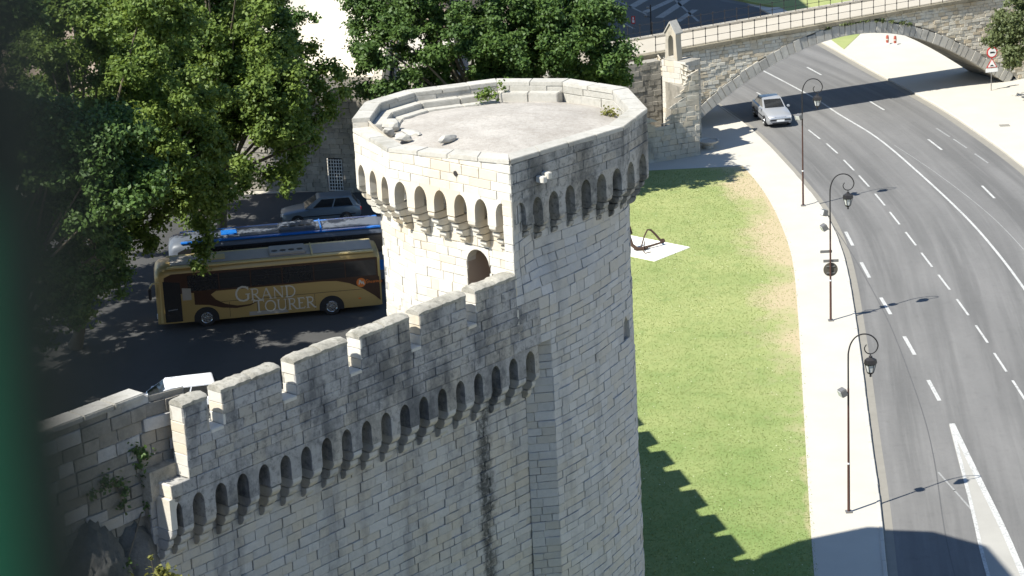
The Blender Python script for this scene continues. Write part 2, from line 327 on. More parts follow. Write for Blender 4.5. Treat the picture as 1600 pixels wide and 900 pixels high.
# ------------------------------------------------------------------ masonry
BC = Vector((0.0, 75.8))                                    # tower axis, about which its walls batter
def lean(q, z):
    """the tower flank draws in below its overhanging parapet, beyond the flush corner pier"""
    if z < 17.5: return Vector((0, 0))
    r = Vector((q.x + 9.03, q.y - 59.97)); u = r.x * 0.667 + r.y * 0.745; off = r.x * 0.745 - r.y * 0.667
    if off < -0.75 or u < 13.7 or u > 19.2: return Vector((0, 0))
    k = min(1, max(0, (z - 17.5) / 1.5)); k = k * k * (3 - 2 * k); w = min(1, max(0, (u - 13.8) / 1.3)) * min(1, max(0, (19.2 - u) / 3.6))
    return Vector((0.745, -0.667)) * (-0.42 * k * w)
class Path:
    """a polyline in plan; the outside is on the right-hand side of the walking direction"""
    def __init__(s, pts):
        s.p = [Vector((q[0], q[1])) for q in pts]
        s.l = [(s.p[i + 1] - s.p[i]).length for i in range(len(s.p) - 1)]
        s.c = [0]
        for q in s.l: s.c.append(s.c[-1] + q)
        s.len = s.c[-1]
    def at(s, u):
        i = 0
        while i < len(s.l) - 1 and u > s.c[i + 1]: i += 1
        return s.p[i] + (s.p[i + 1] - s.p[i]) * ((u - s.c[i]) / s.l[i])
def blk(a, b, z, proud, depth, r, gap=0.006, bv=0.014, jit=0.006, batter=0.0, zref=0.0):
    """one dressed stone: a, b ends in plan, z = (z at a bottom, b bottom, b top, a top)"""
    t = (b - a); L = t.length; t = t / L; n = Vector((t.y, -t.x))
    j = lambda: random.uniform(-jit, jit)
    def ring(off, ins):
        o = []
        for (q, sg, zz, zs) in ((a, 1, z[0], 1), (b, -1, z[1], 1), (b, -1, z[2], -1), (a, 1, z[3], -1)):
            k = min(gap + ins, L * 0.35); kz = min(gap + ins, abs(z[3] - z[0]) * 0.35)
            zf = zz + zs * kz
            w = q + t * sg * k + n * off + (q - BC) * ((zref - zf) * max(batter, 0) * 0.2) + (lean(q, zf) if batter < 0 else Vector((0, 0)))
            o.append((w.x + j() * 0.6, w.y + j() * 0.6, zf + j()))
        return o
    vs = ring(-depth, 0) + ring(proud - bv * 0.8, 0) + ring(proud, bv)
    fs = [(i, (i + 1) % 4, 4 + (i + 1) % 4, 4 + i) for i in range(4)] + [(4 + i, 4 + (i + 1) % 4, 8 + (i + 1) % 4, 8 + i) for i in range(4)] + [(8, 9, 10, 11)]
    return dict(v=vs, f=fs, r=r, q=vs[8:12])
def ashlar(path, z0, z1, hs=(0.27, 0.36), ls=(0.45, 0.95), hard=(), holes=(), proud=(0.0, 0.03), depth=0.08, u0=0.0, u1=None, zbot=None, ztop=None, batter=0.0, zref=0.0, jit=0.006, gap=0.006):
    out = []; u1 = path.len if u1 is None else u1; z = z0
    while z < z1 - 0.02:
        h = random.uniform(*hs)
        if z1 - (z + h) < hs[0] * 0.6: h = z1 - z
        bounds = sorted([u0] + [q for q in hard if u0 + 0.05 < q < u1 - 0.05] + [u1])
        for bi in range(len(bounds) - 1):
            u = bounds[bi]; e = bounds[bi + 1]; first = True
            while u < e - 1e-4:
                l = random.uniform(*ls) * (random.uniform(0.4, 1.0) if first else 1.0); first = False
                if e - (u + l) < ls[0] * 0.55: l = e - u
                ua, ub = u, min(u + l, e); u = ub
                segs = [(ua, ub)]
                for (ha, hb, hz0, hz1) in holes:
                    if z + h * 0.5 > hz0 and z + h * 0.5 < hz1:
                        ns = []
                        for (x, y) in segs:
                            if y <= ha or x >= hb: ns.append((x, y))
                            else:
                                if x < ha - 0.06: ns.append((x, ha))
                                if y > hb + 0.06: ns.append((hb, y))
                        segs = ns
                for (x, y) in segs:
                    zz = [z, z, z + h, z + h]
                    if zbot: zz[0] = max(zz[0], zbot(x)); zz[1] = max(zz[1], zbot(y))
                    if ztop: zz[2] = min(zz[2], ztop(y)); zz[3] = min(zz[3], ztop(x))
                    if zz[3] - zz[0] < 0.05 and zz[2] - zz[1] < 0.05: continue
                    if zz[3] <= zz[0]: zz[3] = zz[0] + 0.02
                    if zz[2] <= zz[1]: zz[2] = zz[1] + 0.02
                    out.append(blk(path.at(x), path.at(y), zz, random.uniform(*proud), depth, random.random(), batter=batter, zref=zref, jit=jit, gap=gap))
        z += h
    return out
def score(b):
    q = [proj(p) for p in b['q']]
    cx = sum(p[0] for p in q) / 4; cy = sum(p[1] for p in q) / 4
    if not (0 < cx < 1600 and 0 < cy < 900): return -1
    a = Vector(b['q'][1]) - Vector(b['q'][0]); c = Vector(b['q'][3]) - Vector(b['q'][0]); n = a.cross(c)
    if n.dot(Vector((0, 0, CAM_H)) - Vector(b['q'][0])) < 0: return -1
    return abs(sum(q[i][0] * q[(i + 1) % 4][1] - q[(i + 1) % 4][0] * q[i][1] for i in range(4))) / 2
def lay(blocks, parent, name='stone_block', limit=300, rest='masonry', hide=None):
    """blocks: list of (block, material). The ones that show largest become parts, the rest one stuff part."""
    sc = sorted(((score(b) if not (hide and hide(b)) else -1, i) for i, (b, _) in enumerate(blocks)), reverse=True)
    pick = set(i for s, i in sc[:limit] if s > 8)
    left = {}
    for i, (b, mt) in enumerate(blocks):
        if i in pick:
            m = MB(); m.add(b['v'], b['f'], b['r']); m.build(name, mt, parent, world=True, fixn=False)
        else: left.setdefault(mt.name, [mt, MB()])[1].add(b['v'], b['f'], b['r'])
    for mt, m in left.values(): tag(m.build(rest, mt, parent, world=True, fixn=False), kind='stuff')
def corestrip(mb, path, off, z0, z1, u0=0.0, u1=None, holes=(), batter=0.0, zref=0.0, ztop=None):
    u1 = path.len if u1 is None else u1
    us = sorted(set([u0, u1] + [c for c in path.c if u0 < c < u1] + [x for h in holes for x in h[:2] if u0 < x < u1]))
    zs = sorted(set([z0, z1] + [x for h in holes for x in h[2:4] if z0 < x < z1]))
    def pt(u, z, side):
        i = 0
        while i < len(path.l) - 1 and (u > path.c[i + 1] + 1e-6 or (side > 0 and abs(u - path.c[i + 1]) < 1e-6)): i += 1
        t = (path.p[i + 1] - path.p[i]) / path.l[i]; n = Vector((t.y, -t.x)); p = path.at(u); p = p + n * off + (p - BC) * ((zref - z) * max(batter, 0) * 0.2) + (lean(p, z) if batter < 0 else Vector((0, 0))); return (p.x, p.y, z)
    for i in range(len(us) - 1):
        for k in range(len(zs) - 1):
            um, zm = (us[i] + us[i + 1]) / 2, (zs[k] + zs[k + 1]) / 2
            if any(h[0] < um < h[1] and h[2] < zm < h[3] for h in holes): continue
            t0, t1 = (ztop(us[i]), ztop(us[i + 1])) if (ztop and k == len(zs) - 2) else (zs[k + 1], zs[k + 1])
            mb.add([pt(us[i], zs[k], 1), pt(us[i + 1], zs[k], -1), (*pt(us[i + 1], zs[k + 1], -1)[:2], t1), (*pt(us[i], zs[k + 1], 1)[:2], t0)], [(0, 1, 2, 3)])
def arch_piece(c, t, n, w, ow, z0, z1, depth, sharp=True):
    """the stone between two machicolation openings: pitch w, opening width ow; springs at z0, flat top at z1"""
    hw = w / 2; hp = (w - ow) / 2; rise = min(z1 - z0 - 0.12, ow * (0.78 if sharp else 0.5)); poly = []
    zs = z1 - z0 - 0.1 - rise
    R = [(hp, 0.0)] + [(hp + (ow / 2) * (1 - math.cos(k / 6 * math.pi / 2)) ** (1.0 if not sharp else 0.9), zs + rise * math.sin(k / 6 * math.pi / 2)) for k in range(0, 7)]
    pts = R + [(hw, z1 - z0), (-hw, z1 - z0)] + [(-x, y) for x, y in R[::-1]]
    c3 = Vector((c[0], c[1], 0)); t3 = Vector((t[0], t[1], 0)); n3 = Vector((n[0], n[1], 0))
    return [c3 + t3 * x + Vector((0, 0, z0 + y)) + n3 * 0.0 for x, y in pts], n3 * -depth
def corbel(mb, c, t, n, w, z1, steps=3, h=0.3, reach=0.62, depth=0.75):
    """stepped rounded corbel below z1, reaching out to the plane through c"""
    c3 = Vector((c[0], c[1], 0)); t3 = Vector((t[0], t[1], 0)); n3 = Vector((n[0], n[1], 0))
    for k in range(steps):
        o1 = -reach * k / steps; zb = z1 - h * (k + 1) + 0.012; zt = z1 - h * k - 0.012
        prof = [(-depth, zt), (o1, zt), (o1, zt - h * 0.35), (o1 - 0.05, zt - h * 0.62), (o1 - 0.14, zb + h * 0.06), (o1 - 0.22, zb), (-depth, zb)]
        prof = [p for p in prof if p[0] >= -depth - 1e-6]
        ww = w * random.uniform(0.94, 1.04); base = [c3 + n3 * a + Vector((0, 0, z)) - t3 * ww / 2 for a, z in prof]
        mb.extr(base, t3 * ww)

# ================================================================== THE SETTING: ground, roads, pavements
def table(tab):
    ys = np.array([p[0] for p in tab]); xs = np.array([p[1] for p in tab]); yy = np.arange(ys[0], ys[-1] + 0.01, 0.5)
    xx = np.interp(yy, ys, xs); k = np.ones(15) / 15
    for _ in range(2): xx = np.convolve(np.pad(xx, 7, mode='reflect', reflect_type='odd'), k, 'valid')
    return lambda y: float(np.interp(y, yy, xx))
KL = table([(40, 9.5), (60, 11.4), (78, 13.4), (87.5, 14.51), (93.3, 15.28), (102.2, 16.21), (113.8, 17.55), (127.9, 19.01), (134, 19.35), (139.8, 19.42), (150.9, 18.45), (160.7, 17.35), (167.8, 15.93), (175, 14.0), (183, 11.5), (192, 8.0), (200, 4), (240, -12)])
KR = table([(40, 29), (60, 31), (90, 33), (110, 33.8), (125, 34), (140, 33.8), (147.7, 33.33), (152.8, 32.76), (160.7, 31.72), (167.8, 30.56), (172.9, 29.24), (180.5, 27.63), (188.7, 26.03), (196, 24.3), (205, 22.6), (215, 19.5), (240, 11)])
LE = table([(40, 7.2), (60, 9.0), (75, 10.5), (87.5, 11.73), (93.7, 12.38), (101, 13.2), (109.5, 14.15), (119.3, 15.24), (130.8, 16.42), (140.4, 16.54), (146, 16.3), (151, 15.73), (170, 13)])
def strip(name, fl, fr, y0, y1, z, mat, step=1.0, n=1, kind='structure', attr=None, parent=None):
    m = MB(); ys = np.linspace(y0, y1, int((y1 - y0) / step) + 1); vs = []; at = []
    for y in ys:
        a, b = fl(y), fr(y)
        for k in range(n + 1): vs.append((a + (b - a) * k / n, y, z)); at.append(attr(a + (b - a) * k / n, y, b) if attr else 0)
    fs = [(i * (n + 1) + k, i * (n + 1) + k + 1, (i + 1) * (n + 1) + k + 1, (i + 1) * (n + 1) + k) for i in range(len(ys) - 1) for k in range(n)]
    m.add(vs, fs, 0.5); o = m.build(name, mat, parent, fixn=False)
    if attr:
        a = o.data.attributes.new('dry', 'FLOAT', 'POINT'); a.data.foreach_set('value', at)
    return tag(o, kind=kind)
g = MB(); g.add([(-900, -700, -0.035), (900, -700, -0.035), (900, 1100, -0.035), (-900, 1100, -0.035)], [(0, 1, 2, 3)]); tag(g.build('ground', M['ground'], fixn=False), kind='structure')
strip('road', KL, KR, 40, 235, 0.0, M['asphalt'], 1.0, 24, attr=lambda x, y, b: x - KL(y))
s_ = MB(); s_.prism([(-60, 84), (-2.2, 84), (-2.2, 121), (-4.4, 150), (-60, 152)], -0.034, -0.012); tag(s_.build('street', M['street']), kind='structure')
p_ = MB(); p_.prism([(-8, 190), (22.5, 190), (24.2, 203), (19.8, 208.5), (15, 240), (-20, 240)], -0.02, 0.012); tag(p_.build('parking_area', M['parking']), kind='structure')
strip('pavement', lambda y: LE(y) - 0.15, lambda y: KL(y) - 0.16, 40, 151, 0.14, M['pavement'])
strip('pavement_corner', lambda y: -3.0, lambda y: KL(y) - 0.16, 151, 176, 0.141, M['pavement'])
strip('far_pavement', lambda y: KR(y) + 0.16, lambda y: 75, 40, 204, 0.14, M['pavement'])
def kerb(name, f, y0, y1, w0, w1, top):
    root = bpy.data.objects.new(name, None); COL.objects.link(root); tag(root, kind='structure'); y = y0
    while y < y1 - 0.2:
        e = min(y + (1.0 if y > 80 else 4.0), y1); m = MB(); g_ = 0.008; dz = random.uniform(-0.008, 0.008); dx = random.uniform(-0.008, 0.008)
        m.loft([[(f(q) + w0 + dx, q, -0.02), (f(q) + w1 + dx, q, -0.02), (f(q) + w1 + dx, q, top - 0.03 + dz), (f(q) + (w1 - 0.03 if w1 <= 0.001 else w1) + dx, q, top + dz), (f(q) + (w0 if w1 <= 0.001 else w0 + 0.03) + dx, q, top + dz), (f(q) + w0 + dx, q, top - 0.03 + dz)] for q in (y + g_, e - g_)]); m.build('kerb_stone', M['kerb'], root); y = e
kerb('kerb', KL, 40, 176, -0.17, 0.0, 0.165); kerb('far_kerb', KR, 40, 204, 0.0, 0.17, 0.165)
strip('gutter', KL, lambda y: KL(y) + 0.42, 40, 176, 0.005, M['gutter']); strip('far_gutter', lambda y: KR(y) - 0.55, KR, 40, 204, 0.005, M['gutter'])
def dry(x, y, b):
    d = b - x
    return max(0.0, 1 - d / 4.4) * float(np.interp(y, [88, 104, 112, 122, 128, 150], [0.2, 0.42, 0.75, 1.0, 1.1, 1.2])) * (0.8 + 0.2 * math.sin(y * 0.62 + 1.2 * math.sin(y * 0.21))) + (0.25 if d < 0.25 else 0)
strip('lawn', lambda y: -2.0 if y < 122 else -2.0 + (y - 122) * 0.2, lambda y: LE(y) + 0.1 * math.sin(y * 1.7 + 2 * math.sin(y * 0.6)) + 0.05 * math.sin(y * 5.3), 45, 151.1, 0.128, M['lawn'], 0.5, 60, attr=dry)
fl_ = MB(); fl_.prism([(24.4, 203.9), (26.2, 197), (44, 206), (60, 240), (16, 240), (20, 210)], -0.02, 0.16); tag(fl_.build('far_lawn', M['lawn']), kind='structure')
fl_ = MB(); fl_.prism([(27.3, 185.4), (29.3, 190.6), (31.5, 197.0), (26.6, 194.5), (26.75, 190.0)], 0.1, 0.165); tag(fl_.build('verge_lawn', M['lawn']), kind='structure')
# grass blades over the lawn, dandelion heads in it
n = 75000; y = RNG.uniform(84, 150.5, n); xr = np.array([LE(q) for q in y]); xl = np.where(y < 122, 2.0, 3.5); x = xl + (xr - xl) * RNG.uniform(0, 1, n)
keep = RNG.uniform(0, 1, n) > 0.75 * np.clip(1 - (xr - x) / 2.6, 0, 1) * np.interp(y, [95, 115], [0.2, 1]); x, y = x[keep], y[keep]; n = len(x)
a = RNG.uniform(0, 2 * math.pi, n); h = RNG.uniform(0.025, 0.06, n); w = RNG.uniform(0.014, 0.034, n); lx, ly = RNG.normal(0, 0.05, n), RNG.normal(0, 0.05, n)
vs = np.stack([np.stack([x - np.cos(a) * w, y - np.sin(a) * w, np.full(n, 0.125)], 1), np.stack([x + np.cos(a) * w, y + np.sin(a) * w, np.full(n, 0.125)], 1), np.stack([x + lx, y + ly, 0.125 + h], 1)], 1).reshape(-1, 3)
def raw_mesh(name, vs, k, rn, mat, parent=None):
    me = bpy.data.meshes.new(name); nf = len(vs) // k
    me.vertices.add(len(vs)); me.vertices.foreach_set('co', vs.astype(np.float32).ravel()); me.loops.add(nf * k); me.loops.foreach_set('vertex_index', np.arange(nf * k, dtype=np.int32))
    me.polygons.add(nf); me.polygons.foreach_set('loop_start', np.arange(0, nf * k, k, dtype=np.int32)); me.polygons.foreach_set('loop_total', np.full(nf, k, dtype=np.int32))
    me.materials.append(mat); at = me.attributes.new('rnd', 'FLOAT', 'FACE'); at.data.foreach_set('value', rn.astype(np.float32)); me.update(); me.validate()
    o = bpy.data.objects.new(name, me); COL.objects.link(o)
    if parent is not None: o.parent = parent
    return o
tag(raw_mesh('grass', vs, 3, RNG.uniform(0, 1, n), M['blade']), 'short mown grass growing all over the lawn beside the tower', 'grass', kind='stuff')
n = 320; y = RNG.uniform(86, 149, n); xr = np.array([LE(q) for q in y]); x = 4 + (xr - 4.6) * RNG.uniform(0, 1, n) ** 0.9
q = MB()
for i in range(n):
    r_ = random.uniform(0.014, 0.03); z_ = random.uniform(0.19, 0.25); q.add([(x[i] + r_ * math.cos(k * 1.047), y[i] + r_ * math.sin(k * 1.047), z_) for k in range(6)], [(0, 1, 2, 3, 4, 5)])
tag(q.build('daisies', simple('daisy_petals', (0.72, 0.72, 0.5), 0.8), fixn=False), 'tiny pale flower heads scattered in the mown lawn', 'flowers', kind='stuff')

# ---- painted road markings: each dash is a part of its lane marking
def dash(cx, cy, tx, ty, L, W, mat, parent, z=0.009):
    l = math.hypot(tx, ty); tx, ty = tx / l * L / 2, ty / l * L / 2; nx, ny = -ty / (L / 2) * W / 2, tx / (L / 2) * W / 2
    m = MB(); m.add([(cx - tx - nx, cy - ty - ny, z), (cx + tx - nx, cy + ty - ny, z), (cx + tx + nx, cy + ty + ny, z), (cx - tx + nx, cy - ty + ny, z)], [(0, 1, 2, 3)]); return m.build('dash', mat, parent, fixn=False)
def dashed(name, pts, L, W, mat, label):
    t = MB(); o = None; root = bpy.data.objects.new(name, None); COL.objects.link(root); tag(root, kind='structure')
    for i, (x, y) in enumerate(pts):
        a = pts[max(i - 1, 0)]; b = pts[min(i + 1, len(pts) - 1)]; dash(x, y, b[0] - a[0], b[1] - a[1], L, W, mat, root)
    return root
dashed('lane_marking', [(21.33, 159.03), (21.98, 154.95), (22.43, 150.43), (22.79, 146.32), (23.08, 141.82), (23.28, 137.58), (23.48, 133.16), (23.64, 128.88), (23.82, 124.6), (23.97, 120.13), (24.08, 115.64), (24.11, 111.25), (24.15, 107.16), (24.15, 102.8)], 2.8, 0.12, M['paint'], '')
dashed('turn_lane_marking', [(19.96, 133.76), (19.93, 127.51), (20.0, 120.97), (20.13, 114.4), (20.15, 107.73)], 2.9, 0.19, M['paint'], '')
dashed('far_lane_marking', [(24.01, 178.76), (26.87, 166.54), (28.87, 154.65), (29.92, 142.37), (30.2, 130)], 3.0, 0.15, M['paint'], '')
dashed('thin_marking', [(18.6, 96.3), (18.9, 94.2)], 2.2, 0.09, M['paint_old'], '')
dashed('worn_edge_marking', [(30.0, 157.8), (30.55, 154.6), (31.15, 150.5)], 2.6, 0.13, M['paint_old'], '')
def ribbon(name, pts, W, mat, z=0.009):
    pts = [Vector((p[0], p[1])) for p in pts]
    P = []
    for i in range(len(pts) - 1):
        p0 = pts[max(i - 1, 0)]; p1 = pts[i]; p2 = pts[i + 1]; p3 = pts[min(i + 2, len(pts) - 1)]
        for k in range(6):
            t = k / 6; P.append(0.5 * ((2 * p1) + (p2 - p0) * t + (2 * p0 - 5 * p1 + 4 * p2 - p3) * t * t + (3 * p1 - p0 - 3 * p2 + p3) * t ** 3))
    P.append(pts[-1]); vs = []
    for i, p in enumerate(P):
        t = (P[min(i + 1, len(P) - 1)] - P[max(i - 1, 0)]).normalized(); nn = Vector((-t.y, t.x)) * W / 2; vs += [(p.x + nn.x, p.y + nn.y, z), (p.x - nn.x, p.y - nn.y, z)]
    m = MB(); m.add(vs, [(2 * i, 2 * i + 1, 2 * i + 3, 2 * i + 2) for i in range(len(P) - 1)], 0.5); return tag(m.build(name, mat, fixn=False), kind='structure')
ribbon('centre_line', [(18.5, 185), (20.29, 179.37), (22.74, 170.09), (23.82, 164.6), (25.38, 157.31), (26.45, 148.51), (27.39, 138.41), (27.77, 130.86), (27.84, 122.34), (27.6, 108), (27.2, 95)], 0.15, M['paint'])
ribbon('lane_line_under_arch', [(18.9, 172.5), (19.6, 169.5), (20.3, 166.2)], 0.13, M['paint'])
ribbon('tar_joint', [(19.4, 137), (19.65, 130.94), (19.74, 121.91), (19.63, 115.48), (19.11, 105.22), (18.52, 98.76), (17.38, 89.69), (16.6, 80)], 0.05, M['tar'], 0.006)
ribbon('worn_track_line', [(26.2, 155), (27.6, 147.5), (28.9, 138), (29.4, 130), (29.6, 120)], 0.05, M['paint_old'], 0.007)
m = MB(); m.add([(20.0, 103.1, 0.006), (19.01, 92.85, 0.006), (18.4, 87.2, 0.006), (17.6, 76, 0.006), (19.5, 76, 0.006), (19.8, 86.44, 0.006), (19.98, 91.03, 0.006), (20.04, 96.75, 0.006), (20.28, 103.0, 0.006)], [tuple(range(9))], 0.5); tag(m.build('traffic_island', M['cobble'], fixn=False), kind='structure')
ribbon('island_line', [(20.16, 103.2), (20.04, 96.75), (19.95, 91.03), (19.78, 86.44), (19.4, 76)], 0.26, M['paint'], 0.012)
ribbon('island_edge_line', [(20.1, 103.0), (19.45, 96.5), (18.98, 92.0), (18.45, 87.0), (17.6, 76)], 0.15, M['paint'], 0.0125)
for nm, a, b, W in (('bay_line', (11.66, 207.63), (13.4, 211.7), 0.85), ('bay_line', (12.71, 205.05), (15.96, 211), 0.7), ('bay_line', (13.83, 202.41), (16.9, 210.1), 0.75), ('bay_line', (15.22, 200.36), (17.2, 205.2), 0.6), ('aisle_line', (10.1, 213), (12.85, 204.2), 0.22), ('aisle_line', (15.6, 212), (17.0, 200.0), 0.22), ('aisle_line', (9.0, 207.4), (11.4, 198.1), 0.2)):
    ribbon(nm, [a, b], W, M['paint_old'], 0.02)
m = MB(); m.box(34.0, 34.7, 158.1, 158.7, 0.142, 0.152); tag(m.build('manhole_cover', M['gutter']), 'small brown manhole cover set in the far pale pavement', 'manhole cover')

# ================================================================== TOWER
V = [(0.12, 70.19), (-3.75, 74.0), (-5.0, 76.5), (-4.68, 78.75), (-3.34, 80.31), (-0.21, 81.44), (2.35, 80.87), (4.27, 79.15), (4.72, 76.2), (3.82, 74.32)]
order = [0, 9, 8, 7, 6, 5, 4, 3, 2, 1]                       # counter-clockwise from the sharp corner
PV = [Vector(V[i]) for i in order]
def inset(poly, d):
    n = len(poly); d = d if hasattr(d, '__len__') else [d] * n; out = []
    L = []
    for i in range(n):
        a, b = poly[i], poly[(i + 1) % n]; t = (b - a).normalized(); nn = Vector((-t.y, t.x)); L.append((a + nn * d[i], t))
    for i in range(n):
        (p, t), (q, s) = L[i - 1], L[i]; den = t.x * s.y - t.y * s.x
        k = ((q.x - p.x) * s.y - (q.y - p.y) * s.x) / den if abs(den) > 1e-3 else 0
        out.append(p + t * k if abs(den) > 1e-3 else q)
    return out
outer = Path(PV + [PV[0]])
c_ = outer.c; TOPU = [0, c_[1], c_[2], c_[3], c_[4], c_[5], c_[6], c_[7], c_[8] - 0.002, c_[8], c_[9], c_[10]]; TOPZ = [22.23, 22.10, 22.2, 22.25, 22.28, 22.28, 22.28, 22.28, 22.26, 21.96, 21.83, 22.23]
ztop = lambda u: float(np.interp(u, TOPU, TOPZ))
tower = thing('stone_tower', 'tall pale stone tower with overhanging arched parapet, sunlit on its left', 'tower', (0, 75.8, 0))
INN = inset(PV, 0.55)
def uoff(u, off): p = E0 + D0 * u + N0 * off; return Vector((p.x, p.y))
BI = inset(PV, [0.5, 0.5, 0.5, 0.55, 0.6, 0.6, 0.6, 0.66, 0.7, 0.66])
def chaikin(p, k):
    for _ in range(k):
        q = [p[0]]
        for i in range(len(p) - 1): q += [p[i] * 0.75 + p[i + 1] * 0.25, p[i] * 0.25 + p[i + 1] * 0.75]
        p = q + [p[-1]]
    return p
round_part = chaikin([uoff(16.2, -0.06), uoff(17.8, -0.24), uoff(19.0, -0.56)] + BI[2:9], 2)
lit_t = (Vector(V[0]) - Vector(V[1])).normalized(); lit_in = Vector((-lit_t.y, lit_t.x))
PIER = Vector(V[0]) - lit_t * 0.42
tail = [BI[9], PIER + lit_in * 0.66, PIER, Vector(V[0])]
pA = Path([uoff(13.72, -0.02), uoff(14.1, -0.02), uoff(14.5, -0.02), uoff(14.9, -0.02), uoff(15.3, -0.02)] + round_part + tail[:-1] + [uoff(13.72, -0.02)])
pB = Path([uoff(14.8, -0.02), uoff(15.3, -0.02)] + round_part + tail)
pC = Path([uoff(14.62, -0.62), uoff(15.3, -0.02)] + round_part + [BI[9], uoff(13.9, -1.6), uoff(13.9, -1.5), uoff(13.95, -1.4)])
BAT = 0.014; ZR = 16.0
uLit0 = pA.c[-4]; uLit1 = pA.c[-3]; uDoor = uLit1 - 1.85
def hard_of(p): return [p.c[1], p.c[-4], p.c[-3], p.c[-2]]
SL_U = None
SLIT = (5.15, 5.6, 14.4, 15.32)      # blind slit on the right flank, as u on pB
doorA = (uDoor - 0.5, uDoor + 0.5, 16.4, 18.9)
dB = pB.len - pA.len; dC = pC.len - pA.len
holesA = [doorA]; holesB = [(doorA[0] + dB, doorA[1] + dB, 16.4, 18.9), (SLIT[0], SLIT[1], SLIT[2], SLIT[3])]
sC = pC.c[1] - pB.c[1]; holesC = [(SLIT[0] + sC, SLIT[1] + sC, SLIT[2], SLIT[3])]
core = MB()
for p, za, zb, hl in [(pA, 17.5 + k * 0.345, 17.5 + (k + 1) * 0.345, holesA) for k in range(10)] + [(pB, 16.0, 17.5, holesB), (pC, -0.05, 16.0, holesC)]:
    corestrip(core, p, -0.035, za, zb, holes=hl, batter=BAT if za < 1 else (-1 if za > 17 else 0), zref=ZR)
core.build('wall_core', M['mortar'], tower, world=True, fixn=False)
blocks = []
def pick_mat(b, lit_from):
    return b
for p, za, zb, hl in ((pA, 17.5, 20.95, holesA), (pB, 16.0, 17.5, holesB), (pC, 0.0, 16.0, holesC)):
    for b in ashlar(p, za, zb, hs=(0.23, 0.33), ls=(0.36, 0.82), hard=hard_of(p), holes=hl, proud=(-0.016, 0.022), batter=BAT if za < 1 else (-1 if za > 17 else 0), zref=ZR, jit=0.01):
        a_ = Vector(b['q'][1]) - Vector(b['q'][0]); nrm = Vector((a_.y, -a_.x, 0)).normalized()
        blocks.append((b, M['sunlit_stone'] if nrm.x < -0.35 else M['tower']))
pc = MB(); corestrip(pc, outer, -0.035, 20.8, 22.2, ztop=lambda u: ztop(u) - 0.08)
pc.build('parapet_core', M['mortar'], tower, world=True, fixn=False)
for b in ashlar(outer, 20.85, 22.3, hs=(0.25, 0.34), ls=(0.5, 1.0), hard=outer.c[1:-1], proud=(-0.012, 0.016), ztop=lambda u: ztop(u) - 0.13):
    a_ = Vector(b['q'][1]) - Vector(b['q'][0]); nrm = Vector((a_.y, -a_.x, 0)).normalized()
    blocks.append((b, M['sunlit_stone'] if nrm.x < -0.35 else M['tower_parapet']))
inn = Path([INN[0]] + INN[:0:-1] + [INN[0]])
for b in ashlar(inn, 21.5, 22.3, hs=(0.3, 0.4), ls=(0.8, 1.5), hard=inn.c[1:-1], proud=(-0.01, 0.02), ztop=lambda u: ztop(outer.len * (1 - u / inn.len)) - 0.13):
    blocks.append((b, M['tower_coping']))
ic = MB(); corestrip(ic, inn, -0.04, 21.3, 22.1, ztop=lambda u: ztop(outer.len * (1 - u / inn.len)) - 0.1); ic.build('parapet_inner_core', M['mortar_pale'], tower, world=True, fixn=False)
lay(blocks, tower, limit=300)
# coping stones on the parapet
for i in range(10):
    a, b, ia, ib = PV[i], PV[(i + 1) % 10], INN[i], INN[(i + 1) % 10]; L = (b - a).length; k = max(1, round(L / 1.25)); nn = Vector(((b - a).normalized().y, -(b - a).normalized().x)) * 0.02
    for j in range(k):
        f0, f1 = j / k + 0.006 / L, (j + 1) / k - 0.006 / L; dz = random.uniform(-0.012, 0.012)
        q = [a.lerp(b, f0) + nn, a.lerp(b, f1) + nn, ib.lerp(ia, 1 - f1) - nn, ib.lerp(ia, 1 - f0) - nn]
        if i == 9 or i == 8: pass
        ue0, ue1 = outer.c[i] + L * f0 + 0.004, outer.c[i] + L * f1 - 0.004
        zt = [ztop(ue0) + dz, ztop(ue1) + dz, ztop(ue1) + dz, ztop(ue0) + dz]
        m = MB(); m.prism(q, [z - 0.15 for z in zt], zt); m.build('coping_stone', M['tower_coping'], tower, world=True, bev=0.018)
# machicolation: pointed arches on stepped corbels
for i in range(10):
    a, b = PV[i], PV[(i + 1) % 10]; L = (b - a).length; t = (b - a).normalized(); nn = Vector((t.y, -t.x)); k = max(2, round(L / 0.84)); w = L / k
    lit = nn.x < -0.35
    for j in range(k + 1):
        c = a + t * (L * j / k); poly, dv = arch_piece(c, t, nn, w - 0.012, w * random.uniform(0.56, 0.64), 19.98 + random.uniform(-0.03, 0.03), 20.88, 0.42)
        if j == 0 or j == k:
            cc = Vector((c.x, c.y, 0)); t3 = Vector((t.x, t.y, 0)); sg = 1 if j == 0 else -1
            poly = [p for p in poly if (p - cc).dot(t3) * sg > -1e-6]
            zt = max(p.z for p in poly); z0_ = min(p.z for p in poly); ends = [cc + Vector((0, 0, zt)), cc + Vector((0, 0, z0_))]
            poly = (poly + [ends[0], ends[1]]) if sg > 0 else ([ends[1]] + [] + poly[1:] if False else [ends[0]] + poly + [ends[1]])
        corner = (i == 0 and j == 0) or (i == 9 and j == k)
        m = MB(); m.extr(poly, dv * (0.1 if corner else 1.0)); m.build('arch_stone', M['sunlit_stone'] if lit else M['tower_parapet'], tower, world=True)
        if corner: continue
        m = MB(); off = 0 if 0 < j < k else (w * 0.09 if j == 0 else -w * 0.09); cw = w * 0.34 if 0 < j < k else w * 0.18
        corbel(m, c + t * off, t, nn, cw, 19.98, 4, 0.25, 0.62, 0.85); m.build('corbel', M['sunlit_stone'] if lit else M['tower_parapet'], tower, world=True, bev=0.012)
